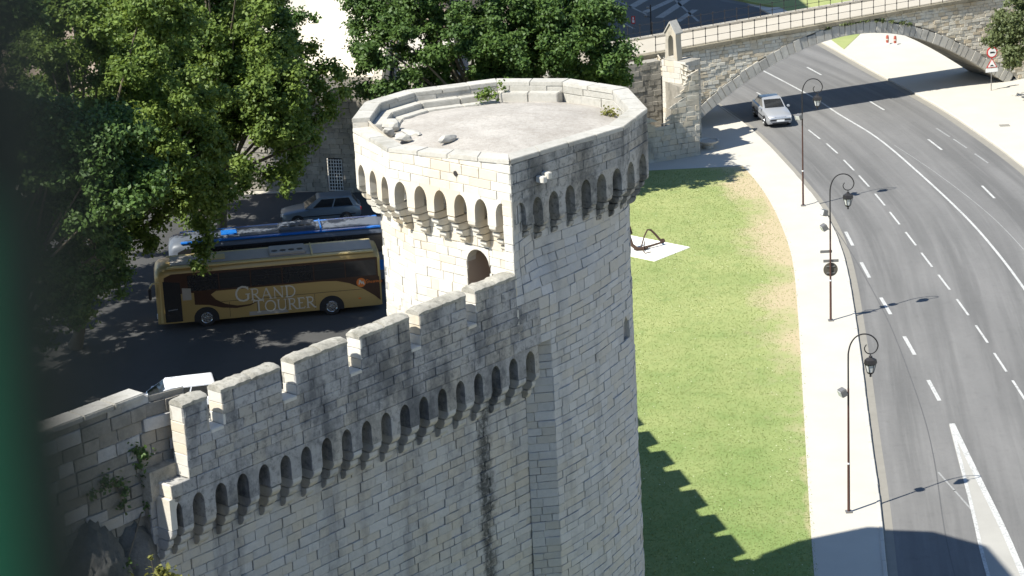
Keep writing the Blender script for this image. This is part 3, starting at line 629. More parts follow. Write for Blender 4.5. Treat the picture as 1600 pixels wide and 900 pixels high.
ev = (PV[7] - PV[8]).normalized() * 0.5; m = MB(); m.prism([PV[8], PV[8] + ev, INN[8] + ev, INN[8]], 21.7, 22.12); m.build('end_stone', M['sunlit_stone'], tower, world=True, bev=0.015)
# roof floor, gently domed
cen = sum(INN, Vector((0, 0))) / 10; m = MB(); rings = []; dense = []
for i in range(10):
    for k in range(6): dense.append(INN[i].lerp(INN[(i + 1) % 10], k / 6))
vs = [(cen.x, cen.y, 21.93)]; NRG = 16
for r_ in range(1, NRG + 1):
    f = r_ / NRG
    for p in dense:
        q = cen.lerp(p, f * 1.01); vs.append((q.x, q.y, 21.58 + 0.35 * (1 - f ** 2.2) + random.uniform(-0.012, 0.012)))
nD = len(dense); fs = [(0, 1 + j, 1 + (j + 1) % nD) for j in range(nD)] + [(1 + (r_ - 1) * nD + j, 1 + r_ * nD + j, 1 + r_ * nD + (j + 1) % nD, 1 + (r_ - 1) * nD + (j + 1) % nD) for r_ in range(1, NRG) for j in range(nD)]
m.add(vs, fs); m.build('roof_floor', M['screed'], tower, world=True, smooth=True)
# two stone ledges along the back wall inside
I1 = inset(PV, 0.57); I2 = inset(PV, 0.98); I3 = inset(PV, 1.36)
for (A, B, zt, seq) in ((I1, I2, 21.98, (4, 5, 6, 7)), (I2, I3, 21.78, (5, 6, 7))):
    for i in seq:
        a, b, ia, ib = A[i], A[(i + 1) % 10], B[i], B[(i + 1) % 10]; k = max(1, round((b - a).length / 1.5))
        for j in range(k):
            f0, f1 = j / k + 0.004, (j + 1) / k - 0.004; m = MB()
            m.prism([a.lerp(b, f0), a.lerp(b, f1), ia.lerp(ib, f1), ia.lerp(ib, f0)], 21.3, zt + random.uniform(-0.015, 0.015)); m.build('bench_stone', M['tower_coping'], tower, world=True, bev=0.025)
# doorway in the lit face
dn = Vector((-lit_in.x, -lit_in.y, 0)); dt = Vector((lit_t.x, lit_t.y, 0)); dp = pA.at(uDoor); dc = Vector((dp.x, dp.y, 0))
m = MB(); w2 = 0.5; arc = [(w2 * math.cos(k / 10 * math.pi), w2 * math.sin(k / 10 * math.pi)) for k in range(11)]
poly = [dc + dt * x + Vector((0, 0, 18.32 + yv)) + dn * 0.012 for x, yv in arc[::-1]] + [dc + dt * w2 + Vector((0, 0, 18.9)) + dn * 0.012, dc - dt * w2 + Vector((0, 0, 18.9)) + dn * 0.012]
m.extr(poly, -dn * 0.4); m.build('door_arch', M['sunlit_stone'], tower, world=True)
m = MB()
cor = [dc + dt * sx * 0.5 + dn * dd_ for sx, dd_ in ((-1, -0.03), (-1, -1.6), (1, -1.6), (1, -0.03))]
for k in range(3): m.add([cor[k] + Vector((0, 0, 16.3)), cor[k + 1] + Vector((0, 0, 16.3)), cor[k + 1] + Vector((0, 0, 18.92)), cor[k] + Vector((0, 0, 18.92))], [(0, 1, 2, 3)])
m.add([c + Vector((0, 0, 18.92)) for c in cor], [(0, 1, 2, 3)]); m.build('doorway', M['tan_plaster'], tower, world=True)
# blind slit on the right flank
su = (SLIT[0] + SLIT[1]) / 2; sp0, sp1 = pB.at(SLIT[0]), pB.at(SLIT[1]); st = (sp1 - sp0).normalized(); sn = Vector((st.y, -st.x, 0)); st = Vector((st.x, st.y, 0)); scn = Vector(((sp0.x + sp1.x) / 2, (sp0.y + sp1.y) / 2, 0)) ; hw = (sp1 - sp0).length / 2 + 0.01
m = MB(); poly = [(-hw, 0), (-hw, 0.3), (hw, 0.3), (hw, 0), (hw * 0.62, 0.0), (0, 0.21), (-hw * 0.62, 0.0)]
m.extr([scn + st * x + Vector((0, 0, SLIT[3] - 0.24 + yv)) for x, yv in poly], -sn * 0.2); m.build('slit_head', M['tower'], tower, world=True)
m = MB(); m.add([scn + st * sx * (hw + 0.02) - sn * 0.16 + Vector((0, 0, z)) for sx, z in ((-1, SLIT[2] - 0.05), (1, SLIT[2] - 0.05), (1, SLIT[3] + 0.05), (-1, SLIT[3] + 0.05))], [(0, 1, 2, 3)])
for sx in (-1, 1): m.add([scn + st * sx * hw - sn * dq + Vector((0, 0, z)) for dq, z in ((0.0, SLIT[2]), (0.17, SLIT[2]), (0.17, SLIT[3]), (0.0, SLIT[3]))], [(0, 1, 2, 3)])
m.build('slit_back', M['tower'], tower, world=True)
# stone water spouts and a small drain hole
for (u, z, L) in ((1.25, 21.35, 0.32), (1.52, 21.42, 0.3)):
    p = outer.at(u); m = MB(); q = Vector((p.x, p.y, z)); n3 = N0; t3 = D0
    m.extr([q + t3 * a + Vector((0, 0, b)) for a, b in ((-0.1, -0.1), (0.1, -0.1), (0.1, 0.1), (-0.1, 0.1))], n3 * L); m.build('water_spout', M['sunlit_stone'], tower, world=True, bev=0.02)
p = Vector(V[0]).lerp(Vector(V[1]), 0.44); m = MB(); q = Vector((p.x, p.y, 21.45)); m.extr([q + dt * 0.09 * math.cos(k * 0.7854) + Vector((0, 0, 0.09 * math.sin(k * 0.7854))) + dn * 0.026 for k in range(8)], -dn * 0.05); m.build('drain_hole', M['dark'], tower, world=True)

# rubble lying on the tower roof
def boulder(name, c, r, mat, label, cat, group=None, seed=0, sub=2, rough=0.2, parent=None, sq=1.0, cut=(0.5, 0.9)):
    rr = random.Random(seed); bm = bmesh.new(); bmesh.ops.create_icosphere(bm, subdivisions=sub, radius=1)
    ph = [(Vector((rr.gauss(0, 1), rr.gauss(0, 1), rr.gauss(0, 1))).normalized(), rr.uniform(*cut)) for _ in range(9)]
    for v in bm.verts:
        d = v.co.normalized(); k = 1.0
        for (pn, pd) in ph:
            q = d.dot(pn)
            if q * k > pd: k = pd / q
        k *= 1 + rough * 0.25 * (rr.random() - 0.5); v.co = Vector((d.x * k * r[0], d.y * k * r[1], d.z * k * r[2])) * 1.12
    me = bpy.data.meshes.new(name); bm.to_mesh(me); bm.free(); me.materials.append(mat); at = me.attributes.new('rnd', 'FLOAT', 'FACE'); at.data.foreach_set('value', [rr.random() * 0.2 + 0.4] * len(me.polygons))
    if sub > 2: me.polygons.foreach_set('use_smooth', [True] * len(me.polygons))
    o = bpy.data.objects.new(name, me); COL.objects.link(o); o.location = c; o.rotation_euler = (0, 0, rr.uniform(0, 3)); 
    if parent: o.parent = parent
    return tag(o, label, cat, group)
for nm, c, r, lb, sd in (('fallen_stone', (-3.75, 76.75, 21.9), (0.3, 0.26, 0.24), 'upright squarish loose stone nearest the ledge on the tower roof', 3),
        ('fallen_stone', (-3.85, 76.15, 21.85), (0.26, 0.22, 0.2), 'small dark loose stone against the left parapet of the tower roof', 5),
        ('fallen_stone', (-3.1, 76.1, 21.8), (0.5, 0.17, 0.1), 'long flat loose slab on the tower roof beside the left parapet', 8),
        ('fallen_stone', (-3.3, 75.25, 21.84), (0.36, 0.27, 0.17), 'pale loose stone nearest the viewer in the rubble on the tower roof', 11),
        ('fallen_stone', (-1.85, 74.6, 21.9), (0.4, 0.16, 0.16), 'lone wedge-shaped stone on the tower roof away from the rubble', 14)):
    boulder(nm, c, r, M['tower_coping'], lb, 'stone', 'loose stones on the tower roof', sd)

# ================================================================== RAMPART with merlons, left of the tower
ramp = thing('rampart_wall', 'grey crenellated rampart wall with a row of pointed arches, joined to the tower', 'wall', (-4.6, 65.4, 0), 0)
P3 = lambda u, off, z: tuple(E0 + D0 * u + N0 * off + Vector((0, 0, z)))
MER = [(0.05, 0.93), (1.44, 3.67), (4.22, 6.33), (6.84, 8.92), (9.36, 11.42), (11.85, 13.70)]
wl_low = Path([uoff(-0.9, -0.6), uoff(14.64, -0.6)]); wl_par = Path([uoff(0.05, 0), uoff(14.8, 0)]); wl_ext = Path([uoff(-0.62, 0), uoff(14.8, 0)])
TH = 0.56
m = MB(); corestrip(m, wl_low, -0.035, -0.05, 16.1); m.build('wall_core', M['mortar'], ramp, world=True, fixn=False)
m = MB()
def ubox(mb, u0, u1, o0, o1, z0, z1, r=None):
    mb.add([P3(u, o, z) for z in (z0, z1) for o in (o0, o1) for u in (u0, u1)], [(0, 2, 3, 1), (4, 5, 7, 6), (0, 1, 5, 4), (2, 6, 7, 3), (0, 4, 6, 2), (1, 3, 7, 5)], r)
ubox(m, 0.085, 14.78, -TH + 0.03, -0.035, 16.02, 17.46); ubox(m, -0.58, 0.08, -TH + 0.03, -0.035, 16.02, 16.36)
for a, b in MER: ubox(m, a + 0.035, b - 0.035, -TH + 0.035, -0.035, 17.4, 18.42)
m.build('parapet_core', M['mortar'], ramp, world=True)
m = MB(); ubox(m, -0.9, 13.6, -2.3, -0.5, 15.9, 16.75); m.build('wall_walk', M['coping'], ramp, world=True)
m = MB(); ubox(m, -0.9, 13.6, -2.32, -0.7, 0, 15.9); m.build('inner_wall', M['rubble'], ramp, world=True)
blocks = [(b, M['wall']) for b in ashlar(wl_low, 0, 16.0, hs=(0.23, 0.32), ls=(0.36, 0.82), proud=(-0.016, 0.024), jit=0.01)]
blocks += [(b, M['wall_parapet']) for b in ashlar(wl_ext, 16.0, 16.38, hs=(0.38, 0.39), ls=(0.5, 0.95), proud=(-0.012, 0.018))]
blocks += [(b, M['wall_parapet']) for b in ashlar(wl_par, 16.38, 17.5, hs=(0.26, 0.31), ls=(0.4, 0.85), proud=(-0.012, 0.018))]
for a, b in MER:
    blocks += [(q, M['wall_parapet']) for q in ashlar(wl_par, 17.5, 18.44, hs=(0.3, 0.33), ls=(0.5, 0.9), u0=a - 0.05, u1=b - 0.05, proud=(-0.01, 0.018))]
    blocks += [(q, M['sunlit_stone']) for q in ashlar(Path([uoff(a, -TH), uoff(a, 0.0)]), 17.5 if a > 0.1 else 16.38, 18.44, hs=(0.29, 0.34), ls=(0.6, 0.7), proud=(-0.008, 0.014))]
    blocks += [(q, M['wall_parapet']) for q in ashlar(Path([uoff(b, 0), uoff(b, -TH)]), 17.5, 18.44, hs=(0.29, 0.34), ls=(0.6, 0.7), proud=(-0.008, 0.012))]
    blocks += [(q, M['coping']) for q in ashlar(Path([uoff(b, -TH), uoff(a, -TH)]), 16.75, 18.44, hs=(0.3, 0.33), ls=(0.5, 0.9), proud=(-0.01, 0.018))]
blocks += [(q, M['sunlit_stone']) for q in ashlar(Path([uoff(-0.62, -TH), uoff(-0.62, 0.0)]), 16.0, 16.38, hs=(0.37, 0.39), ls=(0.6, 0.7), proud=(-0.008, 0.012))]
lay(blocks, ramp, limit=300)
for a, b in MER:
    k = 1 if b - a < 1 else 2
    for j in range(k):
        x0, x1 = a + (b - a) * j / k + (0.006 if j else -0.015), a + (b - a) * (j + 1) / k - (0.006 if j < k - 1 else -0.015)
        rings = []; nS = 7
        for i in range(nS + 1):
            u = x0 + (x1 - x0) * i / nS; dz = random.uniform(-0.02, 0.02); e = 0.03 if i in (0, nS) else 0
            rings.append([P3(u, 0.02 - e, 18.43), P3(u, 0.03 - e, 18.53 + dz - e), P3(u, -0.06, 18.6 + dz - e), P3(u, -0.28, 18.64 + dz - e), P3(u, -TH + 0.08, 18.59 + dz - e), P3(u, -TH - 0.02 + e, 18.5 + dz), P3(u, -TH - 0.02 + e, 18.43)])
        m = MB(); m.loft(rings); m.build('coping_stone', M['coping'], ramp, world=True, smooth=True)
for i in range(5):                                            # sill stones in the gaps
    a, b = MER[i][1], MER[i + 1][0]; m = MB(); ubox(m, a + 0.01, b - 0.01, -TH - 0.02, 0.022, 17.4, 17.52); m.build('sill_stone', M['sunlit_stone'], ramp, world=True, bev=0.02)
NAR = 19
for j in range(NAR + 1):
    u = -0.524 - 0.41 + 0.82 * j
    if j == 0: u = -0.72
    c = uoff(u, 0); full = 0 < j < NAR
    poly, dv = arch_piece(c, (D0.x, D0.y), (N0.x, N0.y), 0.808, random.uniform(0.38, 0.44), 15.1 + random.uniform(-0.04, 0.03), 15.995, 0.56)
    if not full:
        cc = Vector((c.x, c.y, 0)); sg = 1 if j == 0 else -1; poly = [p for p in poly if (p - cc).dot(D0) * sg > -1e-6]
        zt = max(p.z for p in poly); zb_ = min(p.z for p in poly); e0, e1 = cc + Vector((0, 0, zt)), cc + Vector((0, 0, zb_))
        if j == 0: poly = poly + [e0, e1]
        else: poly = [e0] + poly + [e1]
    m = MB(); m.extr(poly, dv); m.build('arch_stone', M['wall_parapet'] if j else M['sunlit_stone'], ramp, world=True)
    m = MB(); corbel(m, c + Vector((D0.x, D0.y)) * (0 if full else (0.08 if j == 0 else -0.08)), (D0.x, D0.y), (N0.x, N0.y), 0.35 if full else 0.2, 15.1, 3, 0.33, 0.56, 0.8); m.build('corbel', M['wall'], ramp, world=True, bev=0.012)

# ---- older plain wall carrying on to the left of the rampart
oldw = thing('old_wall', 'weathered plain stone wall with flat coping, left of the crenellated rampart', 'wall', (-12.5, 57, 0))
wo_ = Path([uoff(-9.0, -0.9), uoff(-0.3, -0.9), uoff(0.7, -0.66)])
m = MB(); corestrip(m, wo_, -0.04, -0.05, 18.72); ubox(m, -9, -0.3, -1.45, -0.95, 0, 18.7); m.build('wall_core', M['mortar'], oldw, world=True, fixn=False)
blocks = [(b, M['rubble'] if b['r'] < 0.85 else M['wall']) for b in ashlar(wo_, 10.0, 18.72, hs=(0.26, 0.4), ls=(0.4, 1.0), proud=(-0.03, 0.05), jit=0.018, gap=0.014)]
lay(blocks, oldw, limit=300)
for j in range(8):
    u0, u1 = -8.9 + j * 1.05, -8.9 + (j + 1) * 1.05 - 0.012; m = MB(); ubox(m, u0, u1, -1.5, -0.84, 18.7, 18.86 + random.uniform(-0.01, 0.01)); m.build('coping_stone', M['tower_coping'], oldw, world=True, bev=0.03)
inw = thing('inner_parapet', 'short low stone parapet behind the plain wall at the far left', 'wall', P3(-3.0, -3.6, 0))
m = MB(); ubox(m, -7.2, -1.75, -4.2, -3.5, 0, 17.6); m.build('wall_core', M['rubble'], inw, world=True)
for j in range(4):
    u0, u1 = -7.2 + j * 1.37, -7.2 + (j + 1) * 1.37 - 0.012; m = MB(); ubox(m, u0, u1, -4.25, -3.45, 17.6, 17.8); m.build('coping_stone', M['coping'], inw, world=True, bev=0.03)

# ---- crenellated rampart running away behind the tower (its shadow crosses the lawn)
back = thing('back_rampart', 'crenellated rampart hidden behind the tower, casting the toothed shadow on the lawn', 'wall', (-1, 95, 0))
bp = [Vector((1.15, 80.6)), Vector((-3.3, 102)), Vector((-3.9, 121))]
m = MB(); bpi = [p - Vector((1.4, 0)) for p in bp]; m.prism([bp[0], bp[1], bp[2], bpi[2], bpi[1], bpi[0]], 0, 12.2); m.build('wall_core', M['rubble'], back, world=True)
pb = Path(bp); u = 0.4
while u < pb.len - 2:
    a, b = pb.at(u), pb.at(u + 1.6 + 0.5 * random.random()); t = (b - a).normalized(); nn = Vector((-t.y, t.x)) * 0.55; m = MB(); m.prism([a, b, b + nn, a + nn], 12.2, 13.1); m.build('merlon', M['rubble'], back, world=True); u += random.uniform(2.5, 2.9)

# ================================================================== BRIDGE
bridge = thing('stone_bridge', 'stone footbridge with one wide low arch spanning the road', 'bridge', (25, 166.3, 0))
BQ = Vector((37.4, 171.6, 0)); Bb = Vector((0.92, 0.39, 0)).normalized(); Bm = Vector((-Bb.y, Bb.x, 0)); BW = 4.6
B3 = lambda s, n, z: BQ + Bb * s + Bm * n + Vector((0, 0, z))
zdeck = lambda s: 6.9 + 0.031 * s
S_ = np.array([-26.6, -24.9, -22.85, -20.26, -17.14, -13.46, -10.8, -8.09, -6.15, -3.6, -1.3, 0]); Z_ = np.array([0.25, 1.39, 2.49, 3.93, 4.82, 5.23, 5.09, 4.5, 3.65, 2.15, 0.8, -0.1])
co = np.polyfit(S_, Z_, 5); zin = lambda s: float(np.polyval(co, s))
ss = np.linspace(-27.0, 0.05, 61); inner = [Vector((s, zin(s))) for s in ss]; outerA = []
for i, p in enumerate(inner):
    t = (inner[min(i + 1, 60)] - inner[max(i - 1, 0)]).normalized(); outerA.append(p + Vector((-t.y, t.x)) * 0.82)
os_ = np.array([p.x for p in outerA]); oz_ = np.array([p.y for p in outerA]); zout = lambda s: float(np.interp(s, os_, oz_, left=-9, right=-9))
SL, SR = -33.0, 14.0
face = Path([(B3(SL, 0, 0).x, B3(SL, 0, 0).y), (B3(SR, 0, 0).x, B3(SR, 0, 0).y)])
blocks = [(b, M['bridge']) for b in ashlar(face, 0.0, 7.6, hs=(0.2, 0.29), ls=(0.3, 0.72), proud=(-0.02, 0.035), jit=0.014, gap=0.012, zbot=lambda u: zout(u + SL) + 0.01, ztop=lambda u: zdeck(u + SL) - 0.28) if b['q'][3][2] - b['q'][0][2] > 0.04]
lay(blocks, bridge, limit=300)
m = MB()                                                    # masonry fill: near and far faces, soffit, ends
sg = sorted(set(list(np.linspace(SL, SR, 48)) + list(os_[::2])))
for nn_, fl in ((0.035, 0), (BW, 1)):
    for i in range(len(sg) - 1):
        a, b = sg[i], sg[i + 1]; f = (zout if not fl else (lambda s: zin(s) if -27 < s < 0 else -9)); za, zb = max(-0.05, f(a)), max(-0.05, f(b))
        m.add([B3(a, nn_, za), B3(b, nn_, zb), B3(b, nn_, zdeck(b) - 0.2), B3(a, nn_, zdeck(a) - 0.2)], [(0, 1, 2, 3)], 0.5)
m.add([B3(SL, 0.03, 0), B3(SL, BW, 0), B3(SL, BW, zdeck(SL) - 0.2), B3(SL, 0.03, zdeck(SL) - 0.2)], [(0, 1, 2, 3)], 0.5)
m.build('wall_core', M['mortar_pale'], bridge, world=True, fixn=False)
m = MB()
for i in range(60):
    p, q = inner[i], inner[i + 1]; m.add([B3(p.x, 0.1, p.y), B3(q.x, 0.1, q.y), B3(q.x, BW + 0.02, q.y), B3(p.x, BW + 0.02, p.y)], [(0, 1, 2, 3)])
m.build('arch_soffit', M['rubble'], bridge, world=True, fixn=False)
acc = 0; cuts = [0]; 
lens = [0]
for i in range(60): lens.append(lens[-1] + (inner[i + 1] - inner[i]).length)
tot = lens[-1]; u = 0
while u < tot - 0.3: u += random.uniform(0.42, 0.68); cuts.append(min(u, tot))
if tot - cuts[-1] > 0.05: cuts.append(tot)
def on(arr, u):
    i = 0
    while i < 59 and u > lens[i + 1]: i += 1
    return arr[i].lerp(arr[i + 1], (u - lens[i]) / (lens[i + 1] - lens[i]))
for a, b in zip(cuts[:-1], cuts[1:]):
    g_ = 0.012; p0, p1, q0, q1 = on(inner, a + g_), on(inner, b - g_), on(outerA, a + g_), on(outerA, b - g_); pr = random.uniform(0.03, 0.09); k = random.uniform(0.9, 1.08); q0 = p0.lerp(q0, k); q1 = p1.lerp(q1, k)
    m = MB(); m.extr([B3(p0.x, -pr, p0.y), B3(p1.x, -pr, p1.y), B3(q1.x, -pr, q1.y), B3(q0.x, -pr, q0.y)], Bm * (0.45 + pr)); m.build('voussoir', M['voussoir'], bridge, world=True, bev=0.02)
def bslab(name, n0, n1, z0, z1, mat, s0=SL, s1=SR, step=3.0, gap=0.01):
    s = s0
    while s < s1 - 0.1:
        e = min(s + step, s1); m = MB(); vs = [B3(q, n_, zdeck(q) + z) for z in (z0, z1) for n_ in (n0, n1) for q in (s, e - gap)]
        m.add(vs, [(0, 2, 3, 1), (4, 5, 7, 6), (0, 1, 5, 4), (2, 6, 7, 3), (0, 4, 6, 2), (1, 3, 7, 5)]); m.build(name, mat, bridge, world=True, bev=0.015); s = e
bslab('cornice_stone', -0.16, 0.5, -0.28, -0.02, M['cornice'], step=1.4)
bslab('deck_slab', 0.42, BW - 0.3, -0.2, 0.0, M['deck'], step=4.0, gap=0.004)
bslab('edge_stone', BW - 0.31, BW + 0.15, -0.28, 0.14, M['deck'], step=1.6)
# tufts of grass on the arch ring
def leafcloud(clumps, size, dens, flat=0.5):
    out = []; rn = []
    for (cx, cy, cz, r, *rest) in clumps:
        rz = rest[0] if rest else r
        k = max(6, int(dens * r * r)); d = RNG.normal(0, 1, (k, 3)); d /= np.linalg.norm(d, axis=1)[:, None]
        rad = np.minimum(np.abs(RNG.normal(0.35, 0.42, k)) + 0.05, 1.3); c = d * rad[:, None] * np.array([r, r, rz]) + np.array([cx, cy, cz])
        nrm = d * 0.4 + np.array([-0.1, -0.08, 0.5]) + RNG.normal(0, 0.55, (k, 3)); nrm /= np.linalg.norm(nrm, axis=1)[:, None]
        t = np.cross(nrm, RNG.normal(0, 1, (k, 3))); t /= np.linalg.norm(t, axis=1)[:, None]; b = np.cross(nrm, t)
        s = RNG.uniform(0.65, 1.25, k)[:, None] * size
        out.append(np.stack([c - t * s, c + b * s * 0.62 + nrm * s * 0.12, c + t * s * 0.95, c - b * s * 0.62 + nrm * s * 0.12], 1)); rn.append(np.clip(RNG.normal(0.5, 0.2, k) + RNG.normal(0, 0.16), 0, 1))
    return np.concatenate(out).reshape(-1, 4, 3).reshape(-1, 3), np.concatenate(rn)
vs, rn = leafcloud([(*B3(s, -0.05 + random.uniform(-0.05, 0.1), zout(s) + 0.08), random.uniform(0.18, 0.42), 0.16) for s in (-14.2, -13.6, -12.9, -12.2, -11.4, -10.9, -10.1, -9.2, -8.6, -15.4)], 0.09, 900)
tag(raw_mesh('arch_weeds', vs, 4, rn, M['leaf_pale']), 'tufts of green weeds growing along the crown of the bridge arch', 'weeds', kind='stuff')
def railing(nn_, label, posts_thick):
    r = thing('iron_railing', label, 'railing', tuple(B3(-10, nn_, zdeck(-10))), 0, 'railings along the bridge deck')
    s = -29.0
    while s < SR:
        m = MB(); z = zdeck(s); m.tube([B3(s, nn_, z - 0.03), B3(s, nn_, z + 1.08)], posts_thick, 6)
        for zz in (0.52, 1.08): m.lathe([(0.005, -0.06), (0.05, -0.03), (0.06, 0), (0.05, 0.03), (0.005, 0.06)], tuple(B3(s, nn_, z + zz)), 6)
        m.build('post', M['iron'], r, world=True); s += 0.97
    for zz in (0.52, 1.02):
        m = MB(); m.tube([B3(-29, nn_, zdeck(-29) + zz), B3(SR, nn_, zdeck(SR) + zz)], 0.016, 5); m.build('rail', M['iron'], r, world=True)
railing(0.1, 'black iron railing along the near edge of the bridge deck', 0.026)
railing(BW - 0.2, 'black iron railing along the far edge of the bridge deck', 0.024)

# ================================================================== RUIN beside the bridge
ruin = thing('ruined_gatehouse', 'ruined stone gatehouse with a small bell gable, against the bridge end', 'ruin', (11.5, 155, 0))
blocks = []
RF0, RF1 = Vector((6.8, 151.6)), Vector((13.05, 154.3)); rl = (RF1 - RF0).length; rt_ = (RF1 - RF0) / rl; rn_ = Vector((-rt_.y, rt_.x))
rag = lambda u: float(np.interp(u, [0, 2.4, 3.2, 3.9, 4.3, 4.7, 5.2, 5.7, 6.2, rl], [3.4, 3.1, 2.8, 2.0, 2.6, 3.4, 3.7, 4.6, 5.4, 5.9])) + 0.12 * math.sin(u * 9)
fp = Path([RF0, RF1, RF1 + rn_ * 6.2]); blocks += [(b, M['ruin']) for b in ashlar(fp, 0.1, 6.0, hs=(0.28, 0.42), ls=(0.4, 0.9), hard=[rl], proud=(-0.02, 0.04), jit=0.02, ztop=lambda u: 0.36 * math.ceil(rag(min(u, rl)) / 0.36 + random.uniform(-0.3, 0.3)))]
m = MB(); N_ = 22
for i in range(N_):
    a, b = rl * i / N_, rl * (i + 1) / N_; pa, pb_ = RF0 + rt_ * a, RF0 + rt_ * b
    hh = 0.36 * int(min(rag(a), rag(b)) / 0.36); m.prism([pa + rn_ * 0.04, pb_ + rn_ * 0.04, pb_ + rn_ * 0.8, pa + rn_ * 0.8], 0, hh)
m.prism([RF1 - rt_ * 0.6 + rn_ * 0.8, RF1 - rt_ * 0.05 + rn_ * 0.8, RF1 - rt_ * 0.05 + rn_ * 6.4, RF1 - rt_ * 0.6 + rn_ * 6.4], 0, 4.6)
m.build('front_core', M['rubble'], ruin, world=True)
# the sunlit upright wall carrying the bell gable; faces left towards the viewer
RA = Vector((10.85, 157.6)); lt = Vector((0.73, -0.683)); ln = Vector((-0.683, -0.73)); lw = 2.05
lp = Path([RA, RA + lt * lw]); blocks += [(b, M['sunlit_stone']) for b in ashlar(lp, 0.1, 6.1, hs=(0.3, 0.42), ls=(0.4, 0.9), proud=(-0.01, 0.02), holes=[(0.25, 1.05, 1.0, 2.75), (0.55, 0.95, 3.45, 4.1)])]
fp2 = Path([RA + lt * lw, RA + lt * lw - ln * 1.6]); blocks += [(b, M['ruin']) for b in ashlar(fp2, 0.1, 6.1, hs=(0.3, 0.42), ls=(0.4, 0.8), proud=(-0.02, 0.03))]
m = MB(); corestrip(m, lp, -0.04, 0, 6.1, holes=[(0.25, 1.05, 1.0, 2.75), (0.55, 0.95, 3.45, 4.1)])
q = [RA - ln * 1.5, RA + lt * lw - ln * 1.5]; corestrip(m, Path([RA + lt * (lw - 0.04), RA + lt * (lw - 0.04) - ln * 1.6]), 0, 0, 6.1)
m.add([(RA.x, RA.y, 6.1), (*(RA + lt * lw), 6.1), (*q[1], 6.1), (*q[0], 6.1)], [(0, 1, 2, 3)]); m.add([(*q[0], 0), (*q[1], 0), (*q[1], 6.1), (*q[0], 6.1)], [(0, 1, 2, 3)]); m.add([(*q[0], 0), (RA.x, RA.y, 0), (RA.x, RA.y, 6.1), (*q[0], 6.1)], [(0, 1, 2, 3)])
m.build('tower_core', M['rubble'], ruin, world=True, fixn=False)
t3 = Vector((lt.x, lt.y, 0)); l3 = Vector((ln.x, ln.y, 0)); a3 = Vector((RA.x, RA.y, 0))
m = MB(); w2 = 0.4; arc = [(w2 * math.cos(k / 10 * math.pi), w2 * math.sin(k / 10 * math.pi)) for k in range(11)]
m.extr([a3 + t3 * (0.65 + x) + Vector((0, 0, 2.32 + y_)) for x, y_ in arc[::-1]] + [a3 + t3 * 1.05 + Vector((0, 0, 2.76)), a3 + t3 * 0.25 + Vector((0, 0, 2.76))], -l3 * 0.4); m.build('arch_stone', M['sunlit_stone'], ruin, world=True)
# bell gable: a slab with an arched opening and two roof slabs
gc = a3 + t3 * 0.75 - l3 * 0.1; gw = 0.54
out_ = [(-gw, 6.1), (gw, 6.1), (gw * 0.8, 7.6), (gw * 0.8, 8.0), (0, 8.65), (-gw * 0.8, 8.0), (-gw * 0.8, 7.6)]
L_ = [(-gw, 6.1), (-0.22, 6.35), (-0.22, 7.5), (-0.16, 7.72), (0, 7.84), (0, 8.65), (-gw * 0.8, 8.0), (-gw * 0.8, 7.6)]
m = MB()
for sg_ in (1, -1): m.extr([gc + t3 * (x * sg_) + Vector((0, 0, z)) for x, z in L_], -l3 * 0.55)
m.extr([gc + t3 * x + Vector((0, 0, z)) for x, z in ((-gw, 6.1), (gw, 6.1), (0.22, 6.35), (-0.22, 6.35))], -l3 * 0.55); m.build('bell_gable', M['ruin'], ruin, world=True)
for sg_ in (1, -1):
    m = MB(); m.extr([gc + l3 * 0.1 + t3 * (x * sg_) + Vector((0, 0, z)) for x, z in ((0.0, 8.66), (gw * 0.98, 7.88), (gw * 0.98, 7.98), (0, 8.78))], -l3 * 0.78); m.build('gable_roof_slab', M['voussoir'], ruin, world=True)
# tall shaded wall running left from the gable wall
bwp = Path([Vector((3.0, 154.6)), RA + Vector((-0.05, 0.1))]); blocks += [(b, M['rubble']) for b in ashlar(bwp, 0.1, 6.0, hs=(0.26, 0.4), ls=(0.35, 0.8), proud=(-0.03, 0.04), jit=0.02)]
m = MB(); bd = (bwp.p[1] - bwp.p[0]).normalized(); bn = Vector((-bd.y, bd.x)); m.prism([bwp.p[0] + bn * 0.04, bwp.p[1] + bn * 0.04, bwp.p[1] + bn * 1.0, bwp.p[0] + bn * 1.0], 0, 5.95); m.build('side_wall_core', M['rubble'], ruin, world=True)
lay(blocks, ruin, limit=300)
bas = thing('stone_basin', 'low round pale stone basin half hidden behind the ruin corner', 'basin', (13.75, 156.2, 0.14))
m = MB(); m.lathe([(0.35, 0), (0.4, 0.25), (0.72, 0.42), (0.78, 0.55), (0.66, 0.56), (0.6, 0.46)], n=20); m.build('bowl', M['kerb'], bas, smooth=True)
m = MB(); m.lathe([(0.02, 0.44), (0.6, 0.45), (0.61, 0.455)], n=20); m.build('gravel_fill', M['ground'], bas)

